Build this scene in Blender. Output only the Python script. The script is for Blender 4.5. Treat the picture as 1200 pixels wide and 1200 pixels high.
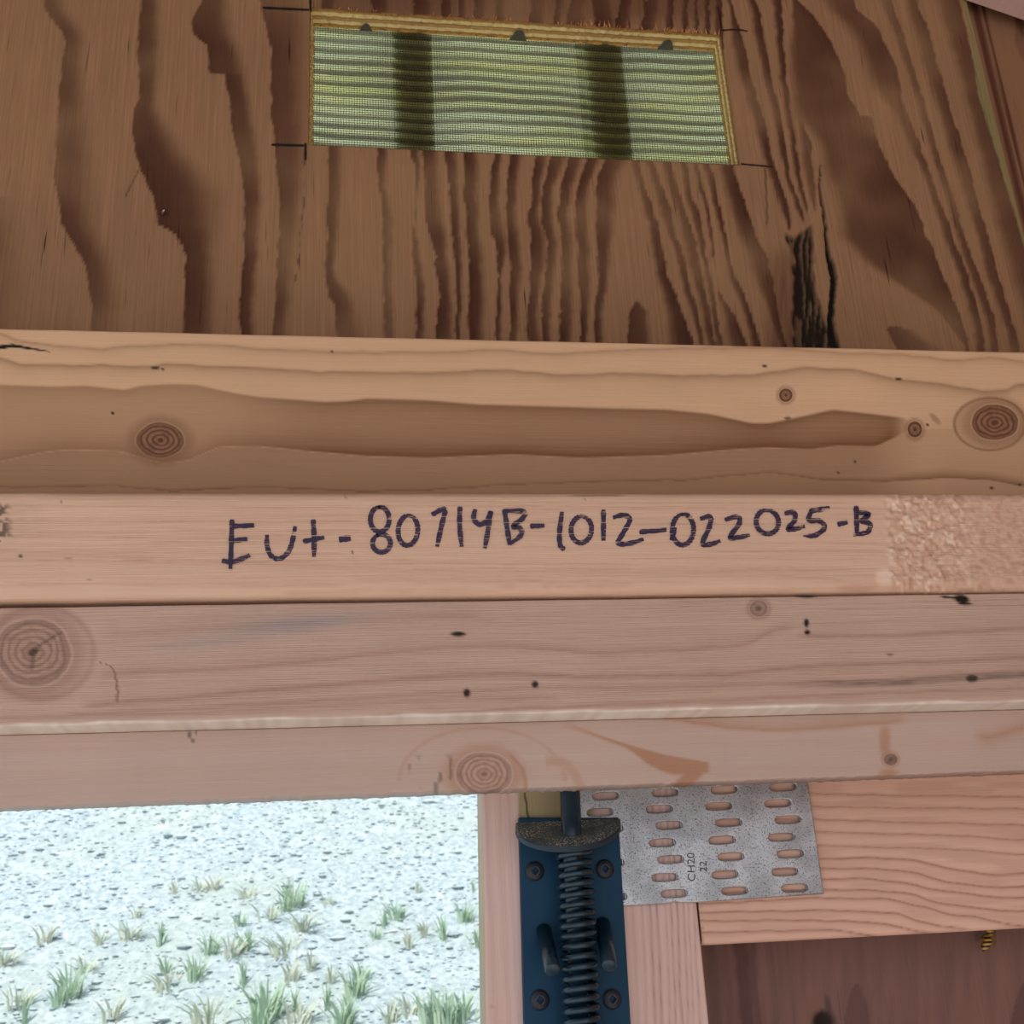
import bpy, math, random
import numpy as np
from mathutils import Matrix, Vector
random.seed(7); RNG = np.random.default_rng(11)
for o in list(bpy.data.objects): bpy.data.objects.remove(o)
scene = bpy.context.scene
COL = scene.collection

# ------------------------------------------------------------------ camera
F = 1344.0                      # focal length for a frame 1200 wide
CAMZ = 0.75
_v1 = np.array([8932., 6., F]); _v2 = np.array([-200., -3600., F])
_X = _v1/np.linalg.norm(_v1)
_Z = _v2-_X*(_v2@_X); _Z /= np.linalg.norm(_Z)
_Y = np.cross(_X, -_Z)
MW = np.array([_X, _Y, _Z])     # camera (right, down, forward) -> world
cd = bpy.data.cameras.new('camera'); cam = bpy.data.objects.new('camera', cd); COL.objects.link(cam)
cd.sensor_width = 36; cd.lens = F/1200*36; cd.clip_start = 0.01
cd.dof.use_dof = True; cd.dof.focus_distance = 0.43; cd.dof.aperture_fstop = 42
R = Matrix(((MW[0, 0], -MW[0, 1], -MW[0, 2]), (MW[1, 0], -MW[1, 1], -MW[1, 2]), (MW[2, 0], -MW[2, 1], -MW[2, 2])))
cam.matrix_world = Matrix.Translation((0, 0, CAMZ)) @ R.to_4x4()
scene.camera = cam

# ------------------------------------------------------------------ light
w = bpy.data.worlds.new('sky'); scene.world = w; w.use_nodes = True
bg = w.node_tree.nodes['Background']; bg.inputs[0].default_value = (0.86, 0.93, 1.0, 1); bg.inputs[1].default_value = 1.15
sd = bpy.data.lights.new('sun', 'SUN'); sd.energy = 4.2; sd.angle = math.radians(0.6); sd.color = (1, 0.96, 0.9)
sun = bpy.data.objects.new('sun', sd); COL.objects.link(sun)
sun.rotation_euler = Vector((0.28, 0.5, -0.95)).to_track_quat('-Z', 'Y').to_euler()
vs = scene.view_settings
vs.view_transform = 'Standard'; vs.look = 'None'; vs.gamma = 1; vs.use_curve_mapping = False
vs.exposure = -0.25

# ------------------------------------------------------------------ helpers
def at(px, py, Y):
    d = MW @ np.array([(px-600)/F, (py-600)/F, 1.0]); d = d/d[1]*Y
    return np.array([d[0], Y, d[2]+CAMZ])
def proj(P):
    Q = (np.asarray(P)-np.array([0, 0, CAMZ])) @ MW
    q = np.where(Q[:, 2] > .02, Q[:, 2], .02)
    return 600+F*Q[:, 0]/q, 600+F*Q[:, 1]/q
def lin(r, g, b, k=1.0):
    f = lambda c: ((c/255+.055)/1.055)**2.4 if c > 10 else c/255/12.92
    return (f(r)*k, f(g)*k, f(b)*k, 1)
def link(name, me, parent=None, mat=None, smooth=False):
    o = bpy.data.objects.new(name, me); COL.objects.link(o)
    if mat is not None: me.materials.clear(); me.materials.append(mat)
    if smooth: me.polygons.foreach_set('use_smooth', [True]*len(me.polygons))
    if parent is not None: o.parent = parent
    return o
def empty(name, loc=(0, 0, 0)):
    o = bpy.data.objects.new(name, None); COL.objects.link(o); o.location = loc; return o
def tag(o, label=None, cat=None, group=None, kind=None):
    if label: o['label'] = label
    if cat: o['category'] = cat
    if group: o['group'] = group
    if kind: o['kind'] = kind
    return o
def mesh(name, V, Fc, parent=None, mat=None, smooth=False, attrs=None):
    V = np.asarray(V, float)
    c = V.mean(0)
    pl = np.array(parent.location) if parent is not None else np.zeros(3)
    me = bpy.data.meshes.new(name)
    me.from_pydata((V-c).tolist() if not len(V) > 20000 else (V-c), [], Fc if isinstance(Fc, list) else Fc.tolist())
    if attrs:
        for k, a in attrs.items():
            at_ = me.attributes.new(k, 'FLOAT', 'POINT'); at_.data.foreach_set('value', np.asarray(a, np.float32))
    o = link(name, me, parent, mat, smooth); o.location = c-pl
    return o
def fix_children(root):        # children placed in world while root sits at its own location
    pass
class MB:
    def __init__(s): s.v = []; s.f = []
    def add(s, V, Fc):
        n = len(s.v); s.v += [tuple(p) for p in V]; s.f += [[i+n for i in q] for q in Fc]
    def box(s, a, b):
        x0, y0, z0 = a; x1, y1, z1 = b
        s.add([(x0, y0, z0), (x1, y0, z0), (x1, y1, z0), (x0, y1, z0), (x0, y0, z1), (x1, y0, z1), (x1, y1, z1), (x0, y1, z1)],
              [(0, 3, 2, 1), (4, 5, 6, 7), (0, 1, 5, 4), (1, 2, 6, 5), (2, 3, 7, 6), (3, 0, 4, 7)])
    def tube(s, pts, rad, n=12, cap=True):
        pts = [np.asarray(p, float) for p in pts]; rr = rad if hasattr(rad, '__len__') else [rad]*len(pts)
        base = len(s.v); up = None
        for i, p in enumerate(pts):
            t = pts[min(i+1, len(pts)-1)]-pts[max(i-1, 0)]; t = t/np.linalg.norm(t)
            if up is None: up = np.array([0, 0, 1.]) if abs(t[2]) < .9 else np.array([1., 0, 0])
            a = np.cross(t, up); a /= np.linalg.norm(a); b = np.cross(a, t); up = b
            for k in range(n):
                q = 2*math.pi*k/n; s.v.append(tuple(p+rr[i]*(math.cos(q)*a+math.sin(q)*b)))
        for i in range(len(pts)-1):
            for k in range(n):
                k2 = (k+1) % n; s.f.append([base+i*n+k, base+i*n+k2, base+(i+1)*n+k2, base+(i+1)*n+k])
        if cap:
            s.f.append([base+k for k in range(n)][::-1]); e = base+(len(pts)-1)*n; s.f.append([e+k for k in range(n)])
    def build(s, name, mat, parent=None, smooth=False): return mesh(name, s.v, s.f, parent, mat, smooth)
def hnoise(i, seed=0):
    i = np.asarray(i, np.int64); x = (i*374761393+seed*668265263) & 0x7fffffff
    x = ((x ^ (x >> 13))*1274126177) & 0x7fffffff
    return ((x ^ (x >> 16)) & 0xffff)/65535.0
def n1(x, seed=0):
    i = np.floor(x).astype(np.int64); f = x-i; f = f*f*(3-2*f)
    return hnoise(i, seed)*(1-f)+hnoise(i+1, seed)*f
def n2(x, y, seed=0):
    i = np.floor(x).astype(np.int64); j = np.floor(y).astype(np.int64); f = x-i; g = y-j; f = f*f*(3-2*f); g = g*g*(3-2*g)
    h = lambda a, b: hnoise(a+b*57731, seed)
    return (h(i, j)*(1-f)+h(i+1, j)*f)*(1-g)+(h(i, j+1)*(1-f)+h(i+1, j+1)*f)*g
def poly(pts, x, sm=20):
    pts = np.asarray(pts, float); lo = pts[0, 0]-sm*2; hi = pts[-1, 0]+sm*2
    g = np.arange(lo, hi+1, 2.0); v = np.interp(g, pts[:, 0], pts[:, 1])
    if sm > 0:
        k = max(3, int(sm/2)); ker = np.hanning(k+2)[1:-1]; ker /= ker.sum()
        v = np.convolve(np.pad(v, (k, k), mode='edge'), ker, 'same')[k:-k]
    return np.interp(x, g, v)
def sstep(a, b, x):
    t = np.clip((x-a)/(b-a), 0, 1); return t*t*(3-2*t)

# ------------------------------------------------------------------ materials
def newmat(name):
    m = bpy.data.materials.new(name); m.use_nodes = True; nt = m.node_tree
    return m, nt, nt.nodes['Principled BSDF']
class NB:                       # tiny node builder
    def __init__(s, nt): s.nt = nt
    def n(s, typ, **kw):
        nd = s.nt.nodes.new(typ)
        for k, v in kw.items(): setattr(nd, k, v)
        return nd
    def L(s, a, b): s.nt.links.new(a, b)
    def val(s, sock, v):
        if hasattr(v, 'is_output') or isinstance(v, bpy.types.NodeSocket): s.L(v, sock)
        else: sock.default_value = v
    def math(s, op, a, b=0.0, c=None, clamp=False):
        nd = s.n('ShaderNodeMath', operation=op, use_clamp=clamp); s.val(nd.inputs[0], a); s.val(nd.inputs[1], b)
        if c is not None: s.val(nd.inputs[2], c)
        return nd.outputs[0]
    def mix(s, f, a, b, blend='MIX'):
        nd = s.n('ShaderNodeMix', data_type='RGBA', blend_type=blend); s.val(nd.inputs[0], f); s.val(nd.inputs[6], a); s.val(nd.inputs[7], b)
        return nd.outputs[2]
    def mr(s, v, a, b, c=0., d=1., smooth=True):
        nd = s.n('ShaderNodeMapRange', interpolation_type='SMOOTHSTEP' if smooth else 'LINEAR')
        s.val(nd.inputs[0], v)
        for i, q in enumerate((a, b, c, d)): nd.inputs[1+i].default_value = q
        return nd.outputs[0]
    def noise(s, vec, scale, detail=3., rough=.55, dist=0.):
        nd = s.n('ShaderNodeTexNoise'); s.L(vec, nd.inputs['Vector']); nd.inputs['Scale'].default_value = scale
        nd.inputs['Detail'].default_value = detail; nd.inputs['Roughness'].default_value = rough; nd.inputs['Distortion'].default_value = dist
        return nd.outputs[0]
    def attr(s, name):
        nd = s.n('ShaderNodeAttribute', attribute_type='GEOMETRY', attribute_name=name); return nd.outputs['Fac']
    def coord(s, scale=(1, 1, 1)):
        tc = s.n('ShaderNodeTexCoord'); mp = s.n('ShaderNodeMapping'); s.L(tc.outputs['Object'], mp.inputs[0]); mp.inputs['Scale'].default_value = scale
        return mp.outputs[0]

def wood(name, light, dark, axis='x', fib=0.22, knotc=(lin(120, 82, 60), lin(64, 40, 30)), pale=(0.36, 0.31, 0.18, 1), streak=0.0, raw_lit=(.86, .81, .75, 1), kring=.5,
         rough=0.62, spec=0.25, bump=0.25, rings=5.0, mottle=0.12, tint=None, cal=(1, 1, 1), cald=None):
    cl = lambda c, k: tuple(min(.9, a*q) for a, q in zip(c[:3], k))+(1,)
    light, pale, raw_lit = cl(light, cal), cl(pale, cal), raw_lit; dark = cl(dark, cald or cal); knotc = (cl(knotc[0], (1, 1, 1)), cl(knotc[1], (1, 1, 1)))
    m, nt, bs = newmat(name); b = NB(nt)
    A = (14, 14, 900) if axis == 'x' else (900, 14, 14)
    Bs = (45, 45, 2200) if axis == 'x' else (2200, 45, 45)
    iso = b.coord((1, 1, 1)); va = b.coord(A); vb = b.coord(Bs)
    f1 = b.noise(va, 1.0, 3); f2 = b.noise(vb, 1.0, 2); big = b.noise(iso, 14., 2)
    g = b.attr('grain')
    g2 = b.math('ADD', g, b.math('MULTIPLY', b.math('SUBTRACT', f1, .5), b.math('MULTIPLY', g, .35)), clamp=True)
    c = b.mix(g2, light, dark)
    if tint is not None: c = b.mix(b.mr(big, .42, .68), c, b.mix(.5, c, tint))
    c = b.mix(b.attr('pale'), c, pale); c = b.mix(b.attr('raw_lit'), c, raw_lit)
    fibv = b.math('ADD', b.math('MULTIPLY', b.math('SUBTRACT', f1, .5), fib*2.2), b.math('MULTIPLY', b.math('SUBTRACT', f2, .5), fib*1.3))
    fibv = b.math('ADD', fibv, b.math('MULTIPLY', b.math('SUBTRACT', big, .5), mottle*2))
    mul = b.math('ADD', 1.0, fibv)
    comb = b.n('ShaderNodeCombineColor'); [b.L(mul, comb.inputs[i]) for i in range(3)]
    c = b.mix(1.0, c, comb.outputs[0], 'MULTIPLY')
    if streak > 0:                                              # open pores and short splits along the grain
        vs_ = b.coord((7, 7, 420) if axis == 'x' else (420, 7, 7)); vs2 = b.coord((30, 30, 700) if axis == 'x' else (700, 30, 30))
        s1 = b.mr(b.noise(vs2, 1., 1.5), .64, .74); s2 = b.mr(b.noise(vs_, 1., 1.), .5, .66)
        sk = b.math('MULTIPLY', b.math('MULTIPLY', s1, s2), streak)
        c = b.mix(sk, c, (0.012, 0.007, 0.004, 1))
    kd = b.attr('knot')
    nz = b.noise(iso, 420., 2); nz2 = b.noise(iso, 90., 2)
    kw = b.math('ADD', kd, b.math('MULTIPLY', b.math('SUBTRACT', nz2, .5), .22))
    ring = b.math('SINE', b.math('MULTIPLY', b.math('ADD', kw, b.math('MULTIPLY', b.math('SUBTRACT', b.noise(iso, 160., 2), .5), .26)), b.math('MULTIPLY', b.attr('kr'), 6.283))); ring = b.mr(ring, -.6, 1.)
    kc = b.mix(b.math('MULTIPLY', ring, kring), knotc[0], knotc[1])
    kc = b.mix(b.math('MULTIPLY', b.mr(kd, .25, .02), .7), kc, knotc[1]); kc = b.mix(b.math('MULTIPLY', b.mr(kw, .72, 1.), .45), kc, knotc[1])
    kc = b.mix(b.math('MULTIPLY', b.mr(nz, .4, .75), .35), kc, knotc[1])
    c = b.mix(b.mr(kw, 1.06, .95), c, kc)
    halo = b.math('MULTIPLY', b.mr(kw, 1.0, 1.12), b.mr(kw, 1.75, 1.12)); c = b.mix(b.math('MULTIPLY', halo, .45), c, dark)
    c = b.mix(b.attr('mark'), c, (0.010, 0.0075, 0.006, 1))
    b.L(c, bs.inputs['Base Color'])
    bs.inputs['Roughness'].default_value = rough; bs.inputs['Specular IOR Level'].default_value = spec
    bp = b.n('ShaderNodeBump'); bp.inputs['Strength'].default_value = bump; bp.inputs['Distance'].default_value = .0006
    hh = b.math('ADD', b.math('ADD', f2, b.math('MULTIPLY', g, -.5)), b.math('MULTIPLY', nz, .4))
    b.L(hh, bp.inputs['Height']); b.L(bp.outputs[0], bs.inputs['Normal'])
    return m
def plain(name, col, rough=.5, metal=0., spec=.4, noise=None, bump=0., nscale=200.):
    m, nt, bs = newmat(name); b = NB(nt)
    bs.inputs['Roughness'].default_value = rough; bs.inputs['Metallic'].default_value = metal; bs.inputs['Specular IOR Level'].default_value = spec
    iso = b.coord(); nz = b.noise(iso, nscale, 3)
    b.L(b.mix(b.mr(nz, .3, .7), col, noise if noise else tuple(x*.8 for x in col[:3])+(1,)), bs.inputs['Base Color'])
    if bump:
        bp = b.n('ShaderNodeBump'); bp.inputs['Strength'].default_value = bump; bp.inputs['Distance'].default_value = .0005
        b.L(nz, bp.inputs['Height']); b.L(bp.outputs[0], bs.inputs['Normal'])
    return m

K = 1.30
M_PLY = wood('plywood_gable', cal=(1.16, 1.285, 1.49), cald=(.78, .68, .82), light=lin(130, 95, 67, K), dark=lin(76, 47, 33, K), axis='z', fib=.30, streak=.85, mottle=.10, rough=.7, spec=.15, tint=lin(132, 104, 78, 1.5), pale=lin(118, 104, 68, K))
M_D = wood('pine_wide_face', cal=(1.02, 1.28, 1.53), cald=(.72, .86, .85), light=lin(196, 146, 110, K), dark=lin(132, 84, 56, K), axis='x', fib=.07, knotc=(lin(126, 90, 68, 1.6), lin(70, 48, 40, 1.5)), kring=.75, mottle=.08, rings=4.5)
M_C = wood('pine_edge_grain', cal=(.89, 1.01, 1.23), light=lin(208, 166, 134, K), dark=lin(168, 116, 88, K), axis='x', fib=.10, mottle=.06, rough=.5, spec=.35, pale=lin(226, 190, 160, K), bump=.35)
M_B = wood('rough_sawn_pine', cal=(.87, 1.05, 1.34), light=lin(188, 148, 122, K), dark=lin(140, 94, 72, K), axis='x', fib=.14, knotc=(lin(150, 124, 112, 1.55), lin(106, 82, 74, 1.5)), mottle=.10, bump=.6, rings=5, pale=lin(150, 132, 124, K))
M_A = wood('smooth_pine', cal=(.74, .93, 1.15), light=lin(198, 158, 136, K), dark=lin(172, 108, 68, K), axis='x', fib=.06, knotc=(lin(156, 128, 116, 1.55), lin(108, 82, 72, 1.5)), mottle=.08, rings=3.2)
M_RAIL = wood('door_rail_fir', cal=(1.04, 1.28, 1.58), light=lin(200, 150, 124, K), dark=lin(132, 78, 58, K), axis='x', fib=.09, mottle=.06)
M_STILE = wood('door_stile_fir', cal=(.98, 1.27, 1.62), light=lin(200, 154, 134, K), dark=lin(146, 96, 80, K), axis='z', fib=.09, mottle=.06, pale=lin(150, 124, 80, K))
M_PANEL = wood('door_panel_plywood', cal=(.87, .94, 1.05), light=lin(126, 92, 82, K), dark=lin(84, 56, 52, K), axis='z', fib=.16, mottle=.12, streak=.3)
M_RAFT = wood('rafter_pine', cal=(.9, 1.15, 1.5), light=lin(196, 150, 130, K), dark=lin(150, 98, 78, K), axis='x', fib=.08)

# ------------------------------------------------------------------ boards
def usteps(x0, x1, f0, f1, fine, coarse):
    a = list(np.arange(x0, f0, coarse)) if x0 < f0 else []
    m = list(np.arange(max(x0, f0), min(x1, f1), fine)); e = list(np.arange(max(f1, x0), x1, coarse)) if x1 > f1 else []
    return np.array(a+m+e+[x1])
def line_x(p, q, Y, X):        # z of the world line through two pixels on plane Y, at world X
    P, Q = at(*p, Y), at(*q, Y); return P[2]+(X-P[0])*(Q[2]-P[2])/(Q[0]-P[0])
def board(name, top, bot, Y, depth, x0, x1, field, mat, rt=.003, rb=.003, fine=.0006, wav=.0002, fray=0., parent=None, frange=(-.16, .36), extra=None):
    X = usteps(x0, x1, frange[0], frange[1], fine, .01)
    zt = line_x(*top, Y, X); zb = line_x(*bot, Y, X); h = zt-zb; hm = float(np.median(h))
    prof = [(0, depth)]
    for a in np.linspace(0, 90, 6): prof.append((rt*(1-math.cos(math.radians(a))), rt*(1-math.sin(math.radians(a)))))
    nv = max(4, int((hm-rt-rb)/fine))
    for d in np.linspace(rt, hm-rb, nv)[1:-1]: prof.append((d, 0))
    for a in np.linspace(90, 0, 6): prof.append((hm-rb*(1-math.cos(math.radians(a))), rb*(1-math.sin(math.radians(a)))))
    prof.append((hm, depth)); P = np.array(prof); n = len(P); m = len(X)
    D = P[:, 0][None, :]*(h/hm)[:, None]
    XX = np.repeat(X[:, None], n, 1); ZZ = zt[:, None]-D; YY = Y+np.repeat(P[:, 1][None, :], m, 0)
    fr = (P[:, 1] < .5*depth)[None, :]
    YY = YY+np.where(fr, wav*(n2(XX*60, ZZ*60, 3)-.5)*2, 0)
    if fray: ZZ = ZZ-np.where((D > hm*.97), fray*(n1(XX*900, 5)**3+.4*n1(XX*250, 6)), 0)
    V = np.stack([XX, YY, ZZ], -1).reshape(-1, 3)
    px, py = proj(V); at_ = field(px, py)
    if extra is not None: V[:, 1] += extra(px, py)*np.repeat((P[:, 1] < .5*depth)[None, :], m, 0).reshape(-1)
    idx = np.arange(m*n).reshape(m, n)
    nx = np.roll(idx, -1, 1)
    a = idx[:-1].reshape(-1); bb = idx[1:].reshape(-1); c = nx[1:].reshape(-1); d = nx[:-1].reshape(-1)
    fc = np.stack([a, d, c, bb], 1).tolist()
    fc.append(idx[0].tolist()); fc.append(idx[-1].tolist()[::-1])
    o = mesh(name, V, fc, parent, mat, True, at_)
    return o
def blank(px): z = np.zeros_like(px); return {'grain': z.copy(), 'pale': z.copy(), 'raw_lit': z.copy(), 'mark': z.copy(), 'knot': z+9, 'kr': z+3}
def ln(A, px, py, pts, up, dn, st, sm=24, x0=-1e9, x1=1e9):
    y = poly(pts, px, sm)+1.6*(n1(px/17., len(pts))-.5); d = py-y
    v = st*np.where(d > 0, np.exp(-d/dn), np.exp(d/up)); v *= sstep(x0-12, x0+12, px)*(1-sstep(x1-12, x1+12, px))
    A['grain'] = np.maximum(A['grain'], v)
def knots(A, px, py, ks):
    for cx, cy, rx, ry in ks:
        d = np.sqrt(((px-cx)/rx)**2+((py-cy)/ry)**2); A['kr'] = np.where(d < A['knot'], min(5., max(1.5, rx/6.5)), A['kr']); A['knot'] = np.minimum(A['knot'], d)
def spot(A, px, py, cx, cy, rx, ry, st=1., key='mark', soft=.35, rot=0.):
    c, s = math.cos(rot), math.sin(rot); u = ((px-cx)*c+(py-cy)*s)/rx; v = (-(px-cx)*s+(py-cy)*c)/ry
    A[key] = np.maximum(A[key], st*sstep(1+soft, 1-soft, np.sqrt(u*u+v*v)))

def field_D(px, py):
    A = blank(px); g = lambda *a, **k: ln(A, px, py, *a, **k)
    up = [(0, 451), (60, 453), (100, 452), (145, 457), (165, 452), (200, 450), (230, 451), (270, 460), (300, 465), (380, 471), (405, 470), (430, 467), (500, 469), (560, 474), (600, 475), (700, 478), (780, 480), (830, 485), (880, 496), (900, 496), (930, 490), (975, 480), (1020, 485), (1060, 490), (1075, 502)]
    lo = [(0, 541), (50, 530), (80, 527), (140, 529), (160, 535), (190, 543), (220, 540), (255, 524), (300, 523), (360, 529), (430, 535), (500, 537), (600, 533), (680, 537), (780, 534), (860, 527), (900, 525), (950, 527), (980, 523), (1025, 524), (1050, 512), (1075, 502)]
    yu = poly(up, px, 16); yl = poly(lo, px, 16)
    ins = sstep(-2, 2, py-yu)*sstep(-2, 2, yl-py)*(1-sstep(1040, 1075, px))
    body = .58+.35*np.exp(-(py-yu)/9.)+.5*np.exp(-(yl-py)/16.)  # grain band, deepened to carry part of the light's fall-off
    body = body*(0.72+.28*sstep(250, 420, px)); A['grain'] = ins*np.clip(body, 0, 1)
    below = sstep(-1, 1, py-yl); A['grain'] = np.maximum(A['grain'], below*.36*(1-sstep(1000, 1090, px))+below*.25)
    A['grain'] = np.maximum(A['grain'], .30*sstep(1050, 1120, px)*sstep(470, 540, py))
    g([(0, 390), (20, 399), (50, 404), (120, 409), (165, 405), (230, 403), (300, 408), (350, 411), (430, 413), (500, 413), (570, 410), (650, 414), (720, 411), (800, 408), (900, 407), (975, 413), (1050, 415), (1125, 423), (1160, 419), (1200, 424)], 1.5, 4, .5)
    g([(0, 419), (25, 428), (120, 428), (180, 430), (190, 427), (300, 431), (370, 436), (430, 436), (500, 437), (560, 434), (600, 434), (650, 439), (690, 439), (730, 437), (800, 440), (870, 440), (900, 437), (940, 431), (1000, 433), (1050, 444), (1100, 449), (1150, 459), (1180, 457), (1190, 451), (1200, 451)], 1.2, 6, .62, sm=12)
    g([(0, 572), (60, 572), (120, 569), (200, 576), (300, 571), (420, 576), (500, 575), (560, 571), (600, 568), (700, 565), (800, 563), (860, 557), (900, 554), (960, 562), (1040, 564), (1100, 560), (1150, 561), (1200, 569)], 11, 1.2, .85)
    knots(A, px, py, [(188, 516, 27, 20.5), (921, 463, 8, 8), (1072, 503, 8.5, 9.5), (1166, 495, 27, 21)])
    near = np.sqrt(((px-1160)/42)**2+((py-497)/31)**2); A['grain'] = np.maximum(A['grain'], .6*np.exp(-((near-1)/.05)**2)+.25*(near < 1))
    near = np.sqrt(((px-185)/36)**2+((py-517)/27)**2); A['grain'] = np.maximum(A['grain'], .35*np.exp(-((near-1)/.06)**2))
    for c in [(182, 431, 5, 2), (191, 432.5, 2, 1.5), (132, 484, 2, 2), (389, 412, 1.6, 1.6), (1002, 541, 1.7, 1.7), (982, 554, 1.7, 1.5), (1053, 444, 4, 1.6), (923, 490, 4, 1.6), (1162, 572, 2.5, 1.8), (1195, 568, 2.5, 1.6), (896, 429, 3, 1.6), (1087, 498, 2, 1.8)]: spot(A, px, py, *c, st=.85)
    spot(A, px, py, 1096, 491, 9, 3.2, .5, 'grain', rot=.8)
    yc = np.interp(px, [0, 15, 58], [407, 405, 412]); wd = np.interp(px, [0, 20, 58], [2.2, 1.6, .3])
    A['mark'] = np.maximum(A['mark'], (px < 58)*sstep(wd+.9, wd-.3, np.abs(py-yc)))
    return A
def field_C(px, py):
    A = blank(px); r = np.random.default_rng(3)
    for k in range(46):
        y = 582+k*2.55+r.uniform(-1, 1); x0 = r.uniform(-200, 900); L = r.uniform(150, 700); sl = r.uniform(-.006, .008)
        ln(A, px, py, [(-300, y-sl*600), (300, y+r.uniform(-1, 1)), (800, y+sl*300), (1500, y+sl*700)], .9, 1.2, r.uniform(.15, .5), x0=x0, x1=x0+L)
    ln(A, px, py, [(0, 644), (300, 660), (500, 668), (900, 672), (1010, 682), (1060, 690)], 1.5, 4, .3)
    rp = sstep(1036, 1046, px+4*(n1(py/6., 9)-.5)+.05*(640-py))
    A['pale'] = .8*rp*sstep(.62, .8, n2(px/3.4, py/3.4, 4)*.6+n2(px/7, py/9, 8)*.5)*(1-.8*sstep(1090, 1170, px))
    A['grain'] = np.maximum(A['grain'], rp*(.15+.35*sstep(.5, .2, n2(px/6, py/2.6, 12))))
    sm = sstep(18, 4, px+6*(n1(py/4., 3)-.5))*sstep(.48, .62, n2(px/4, py/3.2, 2))*sstep(588, 593, py)*sstep(642, 634, py); A['mark'] = np.maximum(A['mark'], .75*sm)
    A['mark'] = np.maximum(A['mark'], .16*sstep(70, 20, px)*sstep(585, 592, py)*sstep(640, 625, py)*n2(px/9, py/2.4, 6))
    for c in [(24, 652, 3, 2, .8), (80, 655, 5, 1.2, .4), (72, 588, 1.4, 1.4, .5), (413, 647, 1.6, 1.6, .8), (405, 582, 1.6, 1.4, .5), (105, 680, 4, .9, .5), (685, 586, 1.4, 1.2, .5), (700, 580.5, 30, .8, .55)]: spot(A, px, py, *c[:4], st=c[4])
    spot(A, px, py, 1005, 689, 24, 5, .5, 'grain'); spot(A, px, py, 1036, 676, 10, 9, .8, 'pale')
    return A
def rough_C(px, py):
    rp = sstep(1036, 1046, px+.05*(640-py))*(1-.65*sstep(1085, 1160, px))
    return -rp*.0017*(n2(px/2.9, py/2.9, 21)*.6+n2(px/5.5, py/6, 22)*.7)+rp*.0009
def field_B(px, py):
    A = blank(px); g = lambda *a, **k: ln(A, px, py, *a, **k)
    g([(110, 792), (140, 790), (300, 782), (500, 760), (600, 758), (700, 766), (800, 762), (875, 755), (910, 737), (935, 735)], 5, 2, .45, x0=120, x1=930)
    g([(940, 746), (1050, 745), (1200, 737)], 4, 2, .55, x0=940)
    g([(110, 826), (150, 822), (350, 805), (500, 792), (600, 789), (675, 793), (850, 790), (950, 780), (1100, 775), (1200, 770)], 3, 4, .55, x0=100)
    g([(100, 836), (300, 826), (600, 806), (800, 805), (1000, 797), (1200, 785)], 3, 3, .4, x0=80)
    g([(500, 838), (600, 830), (800, 822), (1000, 813), (1200, 806)], 2, 3, .5, x0=450)
    g([(0, 842), (300, 832), (500, 820), (700, 815)], 2, 3, .35, x1=650)
    g([(100, 745), (300, 732), (420, 725), (600, 722)], 8, 6, .25, x0=120, x1=560)
    r = np.random.default_rng(5)
    for k in range(28):
        y = 708+k*5+r.uniform(-2, 2); x0 = r.uniform(-100, 1000)
        g([(0, y+8), (400, y+2), (800, y-4), (1200, y-14)], 1, 1.2, r.uniform(.1, .3), x0=x0, x1=x0+r.uniform(120, 500))
    spot(A, px, py, 345, 732, 75, 9, .55, 'pale', .8, -.12); spot(A, px, py, 245, 752, 60, 6, .4, 'pale', .8, -.1)
    dn = sstep(.9, .2, np.abs(py-np.interp(px, [900, 1050, 1137, 1200], [803, 800, 794, 791]))/7)*sstep(900, 1010, px); A['mark'] = np.maximum(A['mark'], .4*dn*n2(px/14, py/1.6, 3)+.25*dn)
    knots(A, px, py, [(38, 764, 43, 40), (889, 713, 10.5, 9.5)])
    d = np.sqrt(((px-48)/62)**2+((py-765)/54)**2); A['grain'] = np.maximum(A['grain'], .35*np.exp(-((d-1)/.07)**2))
    for (x, y, rx, ry, ro, st) in [(537, 743, 9, 2.6, 0, 1), (547, 812, 4, 5, 0, .95), (627, 802, 4, 4.2, 0, .95), (945, 730, 3, 5, 0, 1), (946, 741, 3.4, 3, 0, 1), (1139, 795, 8, 4.5, 0, .9), (1127, 702, 9, 5, .2, 1), (1131, 707.5, 8, 1.8, 0, 1), (889, 713, 5, 4.5, 0, .4), (1113, 700, 12, 1.6, .1, 1), (1043, 767, 4, 1.8, 0, .6), (52, 753, 24, 1.5, -.55, .5), (38, 776, 3, 12, .1, .35), (40, 764, 7, 3, -.5, .7), (945, 699, 12, 1.4, 0, .9)]:
        spot(A, px, py, x, y, rx, ry, st, 'mark', .35, ro)
    yb = np.interp(px, [0, 1200], [851, 822])+2.5*(n1(px/30., 5)-.5); A['raw_lit'] = .95*sstep(-3.5, -.5, py-yb)*(.6+.4*n1(px/9., 7))  # torn pale edge, whitened further for light caught on the underside
    zx = np.interp(py, [775, 780, 785, 800, 824], [115, 130, 134, 138, 137]); A['grain'] = np.maximum(A['grain'], .9*sstep(2.2, .6, np.abs(px-zx-2*(n1(py/3., 2)-.5)))*(py > 775)*(py < 824))
    return A
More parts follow.
